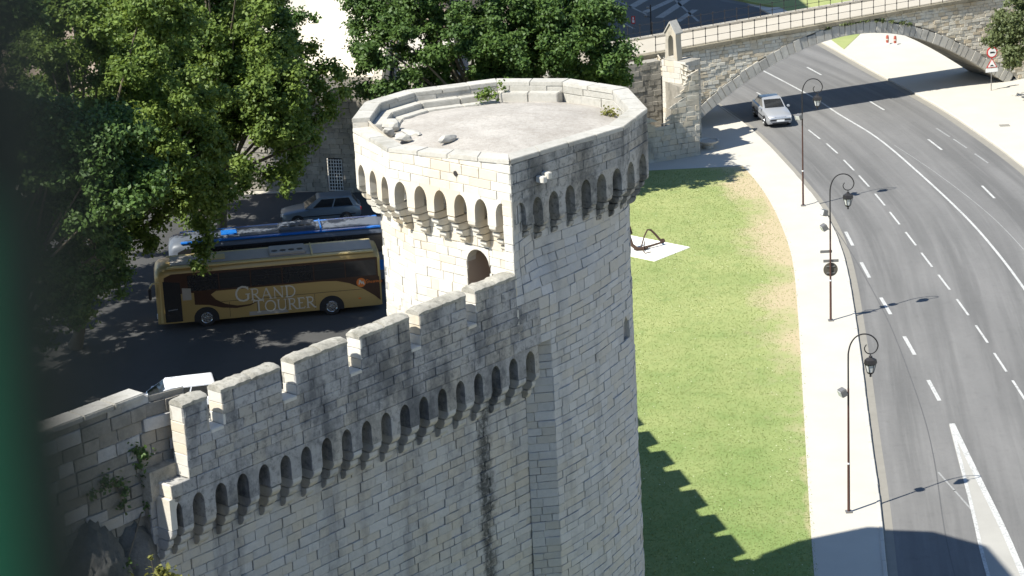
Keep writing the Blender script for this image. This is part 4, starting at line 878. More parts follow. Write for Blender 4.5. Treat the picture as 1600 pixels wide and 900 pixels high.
# ================================================================== BUILDINGS behind the street trees
wb = thing('white_building', 'tall bright white building wall rising behind the street trees', 'building', (-5, 186, 0))
m = MB(); FB = [(-15.5, 190), (-4, 178.5), (6.5, 189), (4, 216), (-15.5, 216)]; m.prism(FB, 0, 30); m.build('wall', M['plaster'], wb, world=True)
m = MB(); m.prism([(-15.9, 190), (-4, 178.0), (6.9, 189), (4.4, 216.4), (-15.9, 216.4)], 30, 30.5); m.build('roof', M['roof_tile'], wb, world=True)
a, b = Vector((-15.5, 190)), Vector((-4, 178.5)); t = (b - a).normalized(); nn = Vector((t.y, -t.x))
for z in (13.0, 17.5):
    for f in (0.62, 0.85):
        c = a.lerp(b, f); m = MB(); m.prism([c - t * 0.5 + nn * 0.02, c + t * 0.5 + nn * 0.02, c + t * 0.5 - nn * 0.1, c - t * 0.5 - nn * 0.1], z, z + 1.7); w_ = m.build('window', M['glass'], wb, world=True)
        m = MB(); m.prism([c - t * 0.65 + nn * 0.1, c + t * 0.65 + nn * 0.1, c + t * 0.65 - nn * 0.1, c - t * 0.65 - nn * 0.1], z - 0.15, z); m.build('sill', M['kerb'], w_, world=True)
tb = thing('tan_building', 'tan building glimpsed through a gap in the left trees', 'building', (-30, 172, 0))
m = MB(); m.prism([(-40, 174), (-21, 168), (-18, 178), (-37, 184)], 0, 12); m.build('wall', M['tan_plaster'], tb, world=True)
m = MB(); m.prism([(-40.5, 173.6), (-20.6, 167.4), (-17.5, 178.4), (-37.2, 184.6)], 12, 12.5); m.build('roof', M['roof_tile'], tb, world=True)
for f in (0.2, 0.5, 0.8):
    c = Vector((-40, 174)).lerp(Vector((-21, 168)), f); m = MB(); m.prism([c + Vector((-0.5, -0.02)), c + Vector((0.5, -0.36)), c + Vector((0.5, 0.3)), c + Vector((-0.5, 0.3))], 6, 8); m.build('window', M['glass'], tb, world=True)
# retaining wall with the barred gate, terrace with stairs, house
rw = thing('retaining_wall', 'shaded rubble wall with a barred gate behind the parked silver car', 'wall', (-12, 149.5, 0))
rp = Path([Vector((-22, 152.6)), Vector((-8.5, 149.2)), Vector((-8.1, 162))])
m = MB(); gu = (rp.at(0) - Vector((-11.15, 149.87))).length; corestrip(m, rp, -0.04, 0, 6.9, holes=[(gu - 0.55, gu + 0.55, 0, 2.3)]); m.build('wall_core', M['mortar'], rw, world=True, fixn=False)
lay([(b, M['rubble']) for b in ashlar(rp, 0, 6.9, hs=(0.25, 0.4), ls=(0.3, 0.8), hard=[rp.c[1]], proud=(-0.03, 0.05), jit=0.02, holes=[(gu - 0.55, gu + 0.55, 0, 2.3)])], rw, limit=300)
gt = (rp.p[1] - rp.p[0]).normalized(); gn = Vector((gt.y, -gt.x)); gc2 = rp.at(gu); T3 = lambda a, o, z: (gc2.x + gt.x * a + gn.x * o, gc2.y + gt.y * a + gn.y * o, z)
m = MB(); m.add([T3(-0.6, -0.5, 0), T3(0.6, -0.5, 0), T3(0.6, -0.5, 2.35), T3(-0.6, -0.5, 2.35)], [(0, 1, 2, 3)]); m.build('gate_recess', M['dark'], rw, world=True)
gate = thing('barred_gate', 'pale metal lattice gate in the shaded rubble wall', 'gate', T3(0, -0.1, 0))
for k in range(6): m = MB(); m.tube([T3(-0.45 + k * 0.18, -0.08, 0.05), T3(-0.45 + k * 0.18, -0.08, 2.2)], 0.03, 6); m.build('bar', M['glass_lamp'], gate, world=True)
for k in range(10): m = MB(); m.tube([T3(-0.5, -0.06, 0.12 + k * 0.225), T3(0.5, -0.06, 0.12 + k * 0.225)], 0.028, 6); m.build('crossbar', M['glass_lamp'], gate, world=True)
m = MB(); m.tube([T3(-0.56, -0.07, 0), T3(-0.56, -0.07, 2.28), T3(0.56, -0.07, 2.28), T3(0.56, -0.07, 0)], 0.04, 6); m.build('gate_frame', M['grey_metal'], gate, world=True)
ter = thing('terrace', 'pale raised terrace with steps and handrails behind the tower', 'terrace', (-4.5, 155, 0))
m = MB(); m.prism([(-8.0, 150.5), (0.5, 147.5), (0.5, 166), (-8.0, 166)], 0, 5.6); m.build('base', M['rubble'], ter, world=True)
for k in range(9): m = MB(); m.box(-7.2, -3.2, 154.5 + k * 0.38, 154.9 + k * 0.38 + (8 if k == 8 else 0.05), 5.6, 5.6 + 0.16 * (k + 1)); m.build('step', M['pavement'], ter, world=True, bev=0.01)
m = MB(); m.prism([(-8.35, 150.4), (-7.75, 150.2), (-7.5, 156), (-7.5, 164), (-8.1, 164), (-8.1, 156)], 5.5, [7.2, 7.2, 7.6, 8.6, 8.6, 7.6]); m.build('parapet', M['ruin'], ter, world=True, bev=0.04)
for x_ in (-6.9, -3.5):
    m = MB(); m.tube([(x_ + 0.2, 152.2, 6.5), (x_, 154.6, 6.6), (x_, 158.2, 7.95), (x_, 160.5, 7.95)], 0.035, 6); m.build('handrail', M['grey_metal'], ter, world=True)
    for y_, z0, z1 in ((152.3, 5.6, 6.5), (154.7, 5.6, 6.65), (158.2, 7.0, 7.95), (160.4, 7.04, 7.95)): m = MB(); m.tube([(x_ + (0.2 if y_ < 153 else 0), y_, z0), (x_ + (0.2 if y_ < 153 else 0), y_, z1)], 0.028, 6); m.build('handrail_post', M['grey_metal'], ter, world=True)
hs = thing('tiled_house', 'low house with tan tiled roof and dark doorway above the terrace', 'house', (-4, 170, 0))
m = MB(); m.box(-8.4, 3, 166, 176, 0, 10.2); m.build('wall', M['tan_plaster'], hs, world=True)
m = MB(); m.add([(-9, 165.4, 10.1), (3.6, 165.4, 10.1), (3.6, 171, 13.2), (-9, 171, 13.2), (3.6, 176.6, 10.1), (-9, 176.6, 10.1), (-9, 165.4, 9.95), (3.6, 165.4, 9.95), (3.6, 176.6, 9.95), (-9, 176.6, 9.95)], [(0, 1, 2, 3), (3, 2, 4, 5), (0, 3, 5, 9, 6), (1, 7, 8, 4, 2), (0, 6, 7, 1), (5, 4, 8, 9), (6, 9, 8, 7)]); m.build('roof', M['roof_tile'], hs, world=True)
m = MB(); m.box(-6.9, -5.7, 165.9, 166.1, 7.0, 9.3); d_ = m.build('dark_doorway', M['dark'], hs, world=True)
m = MB(); m.box(-7.05, -5.55, 165.86, 166.05, 9.3, 9.5); m.build('lintel', M['kerb'], d_, world=True)
m = MB(); m.box(-3.4, -2.3, 165.9, 166.1, 7.6, 9.2); m.build('window', M['glass'], hs, world=True)

# ================================================================== TREES
def tree(name, label, base, ells, ncl, mat, size=0.13, dens=800, rc=(0.5, 1.05), extra=(), trunk_r=0.32, fork=4.5, seed=1, group='plane trees over the street'):
    rr = random.Random(seed); t = thing(name, label, 'tree', base, 0, group); cl = []
    bx, by, bz = base
    for k in range(int(ncl * 0.95)):
        c, r = ells[k % len(ells)]
        while True:
            d = Vector((rr.gauss(0, 1), rr.gauss(0, 1), rr.gauss(0, 1) + 0.15)).normalized()
            if d.z > -0.75: break
        f = rr.uniform(0.7, 1.08) if rr.random() < 0.85 else rr.uniform(0.2, 0.6); q = rr.uniform(*rc)
        cc = (c[0] + d.x * r[0] * f, c[1] + d.y * r[1] * f, c[2] + d.z * r[2] * f); cl.append((*cc, q, q * 0.72))
        for _ in range(2):                                   # smaller sprays hanging off the bough
            w = q * rr.uniform(0.35, 0.6); cl.append((cc[0] + rr.uniform(-1, 1) * q * 1.1, cc[1] + rr.uniform(-1, 1) * q * 1.1, cc[2] - rr.uniform(-0.2, 0.9) * q, w, w * 0.8))
    cl += list(extra)
    vs, rn = leafcloud(cl, size, dens); vs = vs - np.array(base); raw_mesh('crown', vs, 4, rn, mat, t)
    m = MB(); top = Vector((ells[0][0][0], ells[0][0][1], 0)); b0 = Vector(base); f0 = Vector((b0.x * 0.6 + top.x * 0.4, b0.y * 0.6 + top.y * 0.4, bz + fork))
    m.tube([b0, b0.lerp(f0, 0.15), b0.lerp(f0, 0.5) + Vector((rr.uniform(-.15, .15), rr.uniform(-.15, .15), 0)), f0], [trunk_r * 1.35, trunk_r, trunk_r * 0.9, trunk_r * 0.8], 10); m.build('trunk', M['bark'], t, world=True, smooth=True)
    m = MB()
    for c in rr.sample(cl, min(26, len(cl))):
        e = Vector(c[:3]); mid = f0.lerp(e, 0.5) + Vector((rr.uniform(-.5, .5), rr.uniform(-.5, .5), rr.uniform(0.2, 0.9))); m.tube([f0 - Vector((0, 0, 0.3)), f0.lerp(mid, 0.5) + Vector((0, 0, 0.2)), mid, e], [trunk_r * 0.5, trunk_r * 0.36, trunk_r * 0.24, 0.03], 6)
    m.build('branches', M['bark'], t, world=True, smooth=True); return t
tree('plane_tree', 'large shaded plane tree at the far left edge, nearest the wall', (-24.5, 113, 0), [((-25.5, 111, 11.0), (5.6, 4.6, 6.2)), ((-22.5, 112.5, 8.0), (4.0, 3.5, 3.6)), ((-18.8, 109.0, 12.6), (2.6, 2.4, 3.0)), ((-22.6, 109.6, 14), (2.6, 2.0, 2.6))], 300, M['leaf_dark'], seed=11,
     extra=[(-21.5, 113, 5.2, 0.9), (-22.8, 113, 4.6, 0.9), (-24.2, 113, 4.2, 1.0), (-20.6, 113.5, 6.0, 0.8), (-25.5, 113, 4.8, 1.0), (-21.9, 113, 3.9, 0.6), (-23.4, 112, 3.4, 0.7)])
tree('plane_tree', 'plane tree whose low leafy branch hangs in front of the gold coach', (-23.5, 120.5, 0), [((-19.6, 119.5, 14.2), (5.4, 4.2, 6.0)), ((-18.4, 120, 10.4), (4.0, 3.0, 3.8))], 190, M['leaf'], seed=23,
     extra=[(-15.75, 120.4, 7.4, 0.7), (-16.0, 120.4, 6.5, 0.62), (-15.9, 120.4, 5.7, 0.6), (-16.15, 120.4, 4.9, 0.55), (-16.5, 120.4, 5.3, 0.5), (-16.7, 120.4, 4.35, 0.42), (-16.35, 120.4, 4.1, 0.4), (-15.5, 120.5, 8.3, 0.8), (-19.5, 120.5, 6.2, 0.9), (-20.8, 120.5, 5.6, 0.9), (-18.4, 120.5, 6.9, 0.8), (-20.5, 118, 5.5, 0.9), (-21.5, 118, 4.2, 0.9), (-22.5, 118, 6, 1.0), (-19.6, 119, 7.6, 0.9), (-20.5, 118, 7, 1.0), (-23.5, 117.5, 4.5, 1.0), (-22.2, 117.5, 2.9, 0.7), (-18.4, 122, 7.4, 0.9), (-17.3, 122, 8.2, 0.9), (-16.2, 123, 8.8, 0.9), (-18.9, 120.5, 5.6, 0.7), (-21.8, 120.5, 4.9, 0.9), (-20, 120.5, 7.2, 1.0)])
tree('plane_tree', 'sunlit plane tree standing beyond the coaches, left of the white building', (-17.5, 138.5, 0), [((-15.4, 133.5, 14.8), (3.7, 4.2, 6.2)), ((-15.0, 131.5, 10.6), (3.8, 3.2, 4.2))], 190, M['leaf'], seed=37,
     extra=[(-11.6, 137, 9.0, 0.9), (-12.2, 137, 8.0, 0.9), (-11.4, 137, 7.6, 0.8), (-12.6, 137, 9.9, 1.0), (-12.0, 137, 11.2, 0.9), (-11.9, 136, 6.4, 0.7), (-12.8, 136, 6.9, 0.9), (-12.4, 136, 5.3, 0.6), (-10.2, 138, 8.2, 0.6), (-9.4, 138.5, 9.2, 0.6), (-12.9, 137, 12.3, 0.9), (-11.1, 138, 12.0, 0.7), (-10.6, 138, 10.8, 0.8), (-9.9, 138, 10.9, 0.6), (-11.3, 137.5, 10.6, 0.8), (-10.9, 137.5, 9.8, 0.9), (-10.3, 137.5, 9.0, 0.8), (-10.7, 137, 8.1, 0.7), (-9.6, 138, 10.3, 0.7), (-12.2, 130.4, 6.2, 0.6), (-12.6, 130.4, 5.4, 0.5), (-12.0, 131, 7.2, 0.8), (-16.2, 126.5, 5.6, 0.8), (-15.3, 127, 6.4, 0.8), (-17.2, 126, 5.2, 0.8), (-14.4, 128, 7.4, 0.9), (-16.8, 127, 6.8, 0.9), (-18.2, 127, 5.6, 0.9), (-12.9, 133, 6.0, 0.8), (-12.2, 134, 7.4, 0.8), (-12.6, 134, 5.0, 0.6), (-11.8, 135, 8.6, 0.7), (-13.5, 131, 6.3, 0.8), (-15, 131, 6.0, 0.9), (-16.5, 131, 5.8, 0.9)])
tree('plane_tree', 'plane tree in the middle of the left grove behind the coach fronts', (-24.5, 131, 0), [((-24.5, 129.5, 12.5), (6.0, 4.6, 6.4)), ((-20, 131, 9), (4, 3, 3.6))], 190, M['leaf'], seed=41)
tree('plane_tree', 'back plane tree of the left grove, standing before the tan building', (-19.5, 147, 0), [((-18.6, 141.5, 12.5), (6.4, 5.0, 5.5))], 260, M['leaf_dark'], seed=43)
tree('plane_tree', 'plane tree beyond the left picture edge that shades the street', (-31, 106, 0), [((-30.5, 107, 17.0), (5.2, 4.8, 5.0)), ((-25.5, 106.6, 20.8), (4.2, 2.3, 2.4)), ((-31, 118, 12.5), (5.5, 6, 5))], 300, M['leaf_dark'], seed=47, size=0.17, dens=420)
tree('dark_tree', 'dense dark green tree behind the top of the tower', (-0.5, 146, 0), [((-2.5, 146, 10.2), (6.6, 4.2, 5.2)), ((3.6, 146, 9.4), (4.3, 3.6, 4.4))], 330, M['leaf_dark'], seed=53, rc=(0.5, 1.1), group='trees by the bridge',
     extra=[(-8.6, 146, 12.6, 0.8), (-9.2, 146, 13.2, 0.8), (-7.9, 146, 11.7, 0.8), (-8.9, 146, 11.2, 0.6)])
tree('olive_tree', 'pale green tree at the right picture edge before the bridge', (39.2, 164.5, 0), [((38.2, 164.2, 5.4), (3.2, 2.6, 4.2))], 95, M['leaf_pale'], seed=59, size=0.12, dens=700, rc=(0.45, 0.95), trunk_r=0.18, fork=2.0, group='trees by the bridge')

# ================================================================== VEHICLES
STK = {  # letters as strokes in a unit-high box: (points, thick?)
 'G': (0.92, [([(0.86, 0.86), (0.7, 0.96), (0.48, 1.0), (0.24, 0.92), (0.08, 0.7), (0.04, 0.48), (0.1, 0.24), (0.28, 0.05), (0.52, 0.0), (0.74, 0.05), (0.84, 0.14)], 1), ([(0.84, 0.1), (0.84, 0.46)], 1), ([(0.66, 0.46), (0.98, 0.46)], 0), ([(0.86, 0.98), (0.86, 0.74)], 0)]),
 'R': (0.82, [([(0.16, 0), (0.16, 1)], 1), ([(0.02, 0.0), (0.32, 0.0)], 0), ([(0.02, 1), (0.44, 1), (0.6, 0.92), (0.64, 0.75), (0.58, 0.58), (0.42, 0.5), (0.16, 0.5)], 0.6), ([(0.36, 0.5), (0.74, 0.02), (0.9, -0.02)], 1)]),
 'A': (0.92, [([(0.08, 0), (0.46, 1)], 0), ([(0.46, 1), (0.84, 0)], 1), ([(0.22, 0.34), (0.7, 0.34)], 0), ([(-0.02, 0), (0.22, 0)], 0), ([(0.68, 0), (0.98, 0)], 0)]),
 'N': (0.98, [([(0.16, 0), (0.16, 1)], 0), ([(0.12, 1), (0.84, 0)], 1), ([(0.84, 0), (0.84, 1)], 0), ([(0.02, 0), (0.3, 0)], 0), ([(0.7, 1), (0.98, 1)], 0)]),
 'D': (0.95, [([(0.16, 0), (0.16, 1)], 1), ([(0.02, 1), (0.42, 1), (0.68, 0.9), (0.84, 0.68), (0.86, 0.46), (0.78, 0.2), (0.6, 0.05), (0.36, 0), (0.02, 0)], 0.7)]),
 'T': (0.85, [([(0.42, 0), (0.42, 1)], 1), ([(0.02, 0.97), (0.84, 0.97)], 0.5), ([(0.04, 0.98), (0.02, 0.82)], 0), ([(0.82, 0.98), (0.84, 0.82)], 0), ([(0.26, 0), (0.58, 0)], 0)]),
 'O': (1.02, [([(0.5, 1), (0.26, 0.94), (0.1, 0.76), (0.04, 0.5), (0.1, 0.24), (0.26, 0.06), (0.5, 0), (0.74, 0.06), (0.9, 0.24), (0.96, 0.5), (0.9, 0.76), (0.74, 0.94), (0.5, 1)], 0.8)]),
 'U': (0.95, [([(0.16, 1), (0.16, 0.3), (0.24, 0.1), (0.46, 0.0), (0.68, 0.08), (0.8, 0.28)], 1), ([(0.8, 0.28), (0.8, 1)], 0), ([(0.02, 1), (0.3, 1)], 0), ([(0.66, 1), (0.94, 1)], 0)]),
 'E': (0.72, [([(0.16, 0), (0.16, 1)], 1), ([(0.02, 0.99), (0.6, 0.99), (0.62, 0.84)], 0.4), ([(0.16, 0.52), (0.5, 0.52)], 0.4), ([(0.02, 0.01), (0.62, 0.01), (0.66, 0.18)], 0.4)]),
 'S': (0.7, [([(0.6, 0.86), (0.44, 1), (0.2, 0.97), (0.08, 0.8), (0.14, 0.62), (0.46, 0.44), (0.6, 0.26), (0.5, 0.06), (0.26, 0), (0.06, 0.12)], 0.8)]),
 'h': (0.6, [([(0.1, 0), (0.1, 1)], 0.7), ([(0.1, 0.45), (0.3, 0.62), (0.48, 0.5), (0.48, 0)], 0.7)]), 'e': (0.58, [([(0.08, 0.32), (0.5, 0.36), (0.42, 0.58), (0.22, 0.6), (0.08, 0.4), (0.12, 0.1), (0.3, 0), (0.48, 0.08)], 0.6)]),
 'a': (0.58, [([(0.1, 0.55), (0.34, 0.62), (0.46, 0.45), (0.46, 0)], 0.7), ([(0.46, 0.34), (0.16, 0.3), (0.08, 0.12), (0.24, 0), (0.46, 0.12)], 0.6)]), 'r': (0.42, [([(0.1, 0), (0.1, 0.6)], 0.7), ([(0.1, 0.42), (0.26, 0.6), (0.38, 0.58)], 0.6)]),
 'i': (0.26, [([(0.12, 0), (0.12, 0.6)], 0.7), ([(0.12, 0.76), (0.12, 0.86)], 0.8)]), 'n': (0.6, [([(0.1, 0), (0.1, 0.6)], 0.7), ([(0.1, 0.45), (0.3, 0.62), (0.48, 0.5), (0.48, 0)], 0.7)]),
 'g': (0.58, [([(0.46, 0.6), (0.46, -0.15), (0.3, -0.28), (0.1, -0.2)], 0.6), ([(0.46, 0.5), (0.26, 0.62), (0.08, 0.45), (0.1, 0.12), (0.28, 0.02), (0.46, 0.14)], 0.6)]), 's': (0.48, [([(0.4, 0.52), (0.2, 0.62), (0.08, 0.46), (0.36, 0.24), (0.36, 0.08), (0.18, 0), (0.06, 0.08)], 0.6)])}
def letters(parent, word, x, z, hs, y, mat, thick=0.13, thin=0.065, name='letter', track=0.1):
    for k, ch in enumerate(word):
        h = hs[k] if hasattr(hs, '__len__') else hs; w, st = STK[ch]; m = MB()
        for q, (pts, tk) in enumerate(st):
            wd = (thin + (thick - thin) * tk) * h / 2; P = [Vector((x + px * h, z + pz * h)) for px, pz in pts]; n = len(P); vs = []; yy = y - 0.0006 * q
            for i, p in enumerate(P):
                t = (P[min(i + 1, n - 1)] - P[max(i - 1, 0)]).normalized(); nn = Vector((-t.y, t.x)) * wd; vs += [(p.x + nn.x, yy, p.y + nn.y), (p.x - nn.x, yy, p.y - nn.y)]
            m.add(vs, [(2 * i, 2 * i + 1, 2 * i + 3, 2 * i + 2) for i in range(n - 1)])
        m.build(name, mat, parent, fixn=False); x += (w + track) * h
    return x
def sheet(parent, name, pts, y, mat, d=0.012):
    m = MB(); m.extr([(p[0], y, p[1]) for p in pts], (0, d, 0)); return m.build(name, mat, parent)
def wheel(parent, x, y, r, w, side):
    m = MB(); m.lathe([(r * 0.62, -w / 2), (r * 0.93, -w / 2), (r, -w / 2 + 0.04), (r, w / 2 - 0.04), (r * 0.93, w / 2), (r * 0.62, w / 2)], (x, y, r), 24, 'y'); wh = m.build('wheel', M['black'], parent, smooth=True)
    m = MB(); yo = y + side * (w / 2 + 0.012); m.lathe([(r * 0.63, yo), (r * 0.6, yo + side * 0.02), (r * 0.5, yo - side * 0.03), (r * 0.2, yo - side * 0.02), (r * 0.16, yo + side * 0.03), (0.01, yo + side * 0.03)], (x, 0, r), 20, 'y'); m.build('rim', M['chrome'], wh, smooth=True)
    for k in range(8):
        q = k * math.pi / 4; m = MB(); m.lathe([(0.03, yo - side * 0.02), (0.03, yo + side * 0.015)], (x + r * 0.36 * math.cos(q), 0, r + r * 0.36 * math.sin(q)), 6, 'y'); m.build('wheel_hole', M['dark_trim'], wh)
def coach(name, label, loc, rz, body, band, roof, edge, gold):
    t = thing(name, label, 'coach', loc, rz, 'coaches parked in the street'); L, HW = 12.25, 1.275; m = MB(); rings = []
    sec = [(-HW, 0.34), (-HW, 3.08), (-HW + 0.05, 3.26), (-HW + 0.2, 3.42), (-HW + 0.5, 3.48), (HW - 0.5, 3.48), (HW - 0.2, 3.42), (HW - 0.05, 3.26), (HW, 3.08), (HW, 0.34)]
    for x, sy, dz in ((-L / 2, 0.9, -0.5), (-L / 2 + 0.1, 0.95, -0.2), (-L / 2 + 0.32, 0.99, -0.05), (-L / 2 + 0.7, 1, 0), (L / 2 - 0.4, 1, 0), (L / 2 - 0.1, 0.98, -0.06), (L / 2, 0.93, -0.25)):
        rings.append([(x, y * sy, z + (dz if z > 3 else 0)) for y, z in sec])
    m.loft(rings); m.build('body', body, t, smooth=True)
    X = lambda u: -L / 2 + u
    m = MB(); m.box(X(0.9), X(L - 0.35), -HW + 0.42, HW - 0.42, 3.45, 3.5); m.build('roof_panel', roof, t, bev=0.015)
    for s in (-1, 1): m = MB(); m.box(X(0.7), X(L - 0.3), s * (HW - 0.2) - 0.16, s * (HW - 0.2) + 0.16, 3.38, 3.47); m.build('roof_edge', edge, t, bev=0.03)
    m = MB(); m.box(X(6.3), X(8.3), -0.75, 0.75, 3.5, 3.66); ac = m.build('roof_unit', roof, t, bev=0.05)
    for k in range(4): m = MB(); m.lathe([(0.01, 3.66), (0.17, 3.66), (0.17, 3.675), (0.01, 3.68)], (X(6.6 + 0.46 * k), -0.3, 0), 12); m.build('fan_vent', M['dark_trim'], ac)
    m = MB(); m.box(X(3.0), X(3.9), -0.45, 0.45, 3.5, 3.56); m.build('roof_hatch', edge, t, bev=0.02)
    m = MB(); m.tube([(X(8.6), -0.95, 3.46), (X(8.6), -0.7, 3.62), (X(8.6), 0.7, 3.62), (X(8.6), 0.95, 3.46)], 0.05, 6); m.build('roof_bar', edge, t)
    for s, yy in ((-1, -HW - 0.008), (1, HW - 0.004)):
        sheet(t, 'window_band', [(X(0.45), 1.98), (X(L - 0.15), 1.98), (X(L - 0.15), 3.1), (X(0.9), 3.12), (X(0.5), 2.95)], yy, band)
        for k in range(6):
            a, b = X(1.75 + k * 1.72), X(1.75 + (k + 1) * 1.72 - 0.06); y2 = yy - 0.008 if s < 0 else yy + 0.008; sheet(t, 'window', [(a, 2.08), (b, 2.08), (b, 2.98), (a, 2.98)], y2, M['bus_glass'])
            if k < 5: sheet(t, 'vent_strip', [(a, 2.62), (b, 2.62), (b, 2.65), (a, 2.65)], y2 - s * -0.006, M['dark_trim'])
    fy = -L / 2 - 0.012
    m = MB(); m.add([(fy + 0.02, -1.08, 1.2), (fy + 0.02, 1.08, 1.2), (fy + 0.14, 1.1, 2.85), (fy + 0.14, -1.1, 2.85)], [(0, 1, 2, 3)]); m.build('windscreen', M['bus_glass'], t)
    for s in (-1, 1): m = MB(); m.box(fy - 0.02, fy + 0.1, s * 0.95 - 0.2, s * 0.95 + 0.2, 0.6, 0.85); m.build('headlight', M['lens'], t, bev=0.03)
    # front doorway, a dark sheet standing for its unlit opening, driver panel, mirror arm
    sheet(t, 'dark_doorway', [(X(0.42), 0.42), (X(1.34), 0.42), (X(1.34), 2.62), (X(0.42), 2.75)], -HW - 0.016, M['bus_glass']); sheet(t, 'door_post', [(X(0.16), 0.4), (X(0.36), 0.4), (X(0.42), 2.75), (X(0.26), 2.7)], -HW + 0.02, edge, 0.06)
    sheet(t, 'door_rail', [(X(0.6), 1.05), (X(1.1), 1.1), (X(1.1), 1.16), (X(0.6), 1.12)], -HW - 0.026, M['chrome'])
    sheet(t, 'side_panel', [(X(1.42), 0.45), (X(1.95), 0.45), (X(1.95), 1.55), (X(1.42), 1.55)], -HW - 0.01, body); sheet(t, 'panel_window', [(X(1.42), 1.6), (X(1.9), 1.6), (X(1.9), 2.25), (X(1.42), 2.3)], -HW - 0.02, M['roof_grey'])
    m = MB(); m.tube([(X(0.25), -HW, 2.75), (X(-0.15), -HW - 0.12, 2.72), (X(-0.3), -HW - 0.16, 2.5)], 0.045, 6); mi = m.build('mirror_arm', edge, t)
    m = MB(); m.box(X(-0.38), X(-0.22), -HW - 0.3, -HW - 0.04, 1.85, 2.5); m.build('mirror', M['dark_trim'], mi, bev=0.04)
    for u in (2.63, 9.46):
        for s in (-1, 1):
            yy = -HW - 0.014 if s < 0 else HW + 0.002; sheet(t, 'wheel_arch', [(X(u) + 0.68 * math.cos(k / 12 * math.pi), 0.5 + 0.62 * math.sin(k / 12 * math.pi)) for k in range(13)] + [(X(u) - 0.68, 0.3), (X(u) + 0.68, 0.3)], yy, M['black'])
            wheel(t, X(u), s * (HW - 0.14), 0.5, 0.3, s)
    for u in (3.9, 5.4, 7.0, 8.55): sheet(t, 'locker_seam', [(X(u), 0.42), (X(u) + 0.02, 0.42), (X(u) + 0.02, 1.3), (X(u), 1.3)], -HW - 0.009, M['dark_trim'], 0.01)
    sheet(t, 'belt_seam', [(X(3.4), 1.33), (X(11.2), 1.33), (X(11.2), 1.35), (X(3.4), 1.35)], -HW - 0.0095, M['dark_trim'], 0.01)
    if gold:
        sheet(t, 'rear_sweep', [(X(8.9), 1.99), (X(9.8), 1.93), (X(10.5), 1.74), (X(11.2), 1.38), (X(11.8), 0.95), (X(12.16), 0.62), (X(12.16), 1.99)], -HW - 0.0105, M['brown'])
        sheet(t, 'front_swoosh', [(X(2.05), 2.0), (X(3.25), 1.985), (X(2.95), 1.8), (X(3.2), 1.5), (X(3.7), 1.2), (X(4.35), 1.04), (X(5.0), 1.06), (X(5.55), 1.2), (X(5.0), 0.97), (X(4.3), 0.9), (X(3.5), 1.0), (X(2.8), 1.22), (X(2.05), 1.3)], -HW - 0.0115, M['brown'])
        letters(t, 'GRAND', X(4.28), 1.28, (0.8, 0.62, 0.62, 0.62, 0.62), -HW - 0.022, M['lettering'])
        letters(t, 'TOURER', X(5.2), 0.56, (0.68, 0.6, 0.6, 0.6, 0.6, 0.6), -HW - 0.022, M['lettering'], track=0.06)
        m = MB(); m.lathe([(0.01, -HW - 0.024), (0.26, -HW - 0.024), (0.26, -HW - 0.014)], (X(11.15), 0, 1.72), 20, 'y'); em = m.build('emblem', M['orange'], t)
        sheet(em, 'emblem_mark', [(X(11.0), 1.62), (X(11.05), 1.88), (X(11.12), 1.88), (X(11.2), 1.74), (X(11.26), 1.82), (X(11.34), 1.6), (X(11.27), 1.6), (X(11.23), 1.7), (X(11.18), 1.62), (X(11.1), 1.76), (X(11.06), 1.62)], -HW - 0.03, M['lettering'], 0.004)
        letters(t, 'Shearings', X(11.42), 1.66, (0.2,) + (0.17,) * 8, -HW - 0.022, M['orange'], track=0.04, thick=0.16, thin=0.1)
        sheet(t, 'grille_panel', [(X(4.95), 0.4), (X(7.1), 0.4), (X(6.95), 0.62), (X(4.95), 0.62)], -HW - 0.0125, M['roof_grey'])
        sheet(t, 'side_marker', [(X(10.95), 0.78), (X(11.1), 0.78), (X(11.1), 0.86), (X(10.95), 0.86)], -HW - 0.02, M['orange'])
    else: sheet(t, 'blue_stripe', [(X(0.6), 0.9), (X(L - 0.2), 0.9), (X(L - 0.2), 1.5), (X(0.6), 1.5)], -HW - 0.011, M['blue'])
    return t
R8 = math.radians(8.0)
coach('gold_coach', 'gold and brown touring coach with silver lettering, parked under the trees', (-13.4, 124.84, 0), R8, M['gold'], M['brown'], M['roof_grey'], M['gold_pale'], True)
coach('white_coach', 'white and blue coach, only its roof showing behind the gold coach', (-13.2, 129.6, 0), R8, M['coach_white'], M['dark_trim'], M['coach_white'], M['blue'], False)

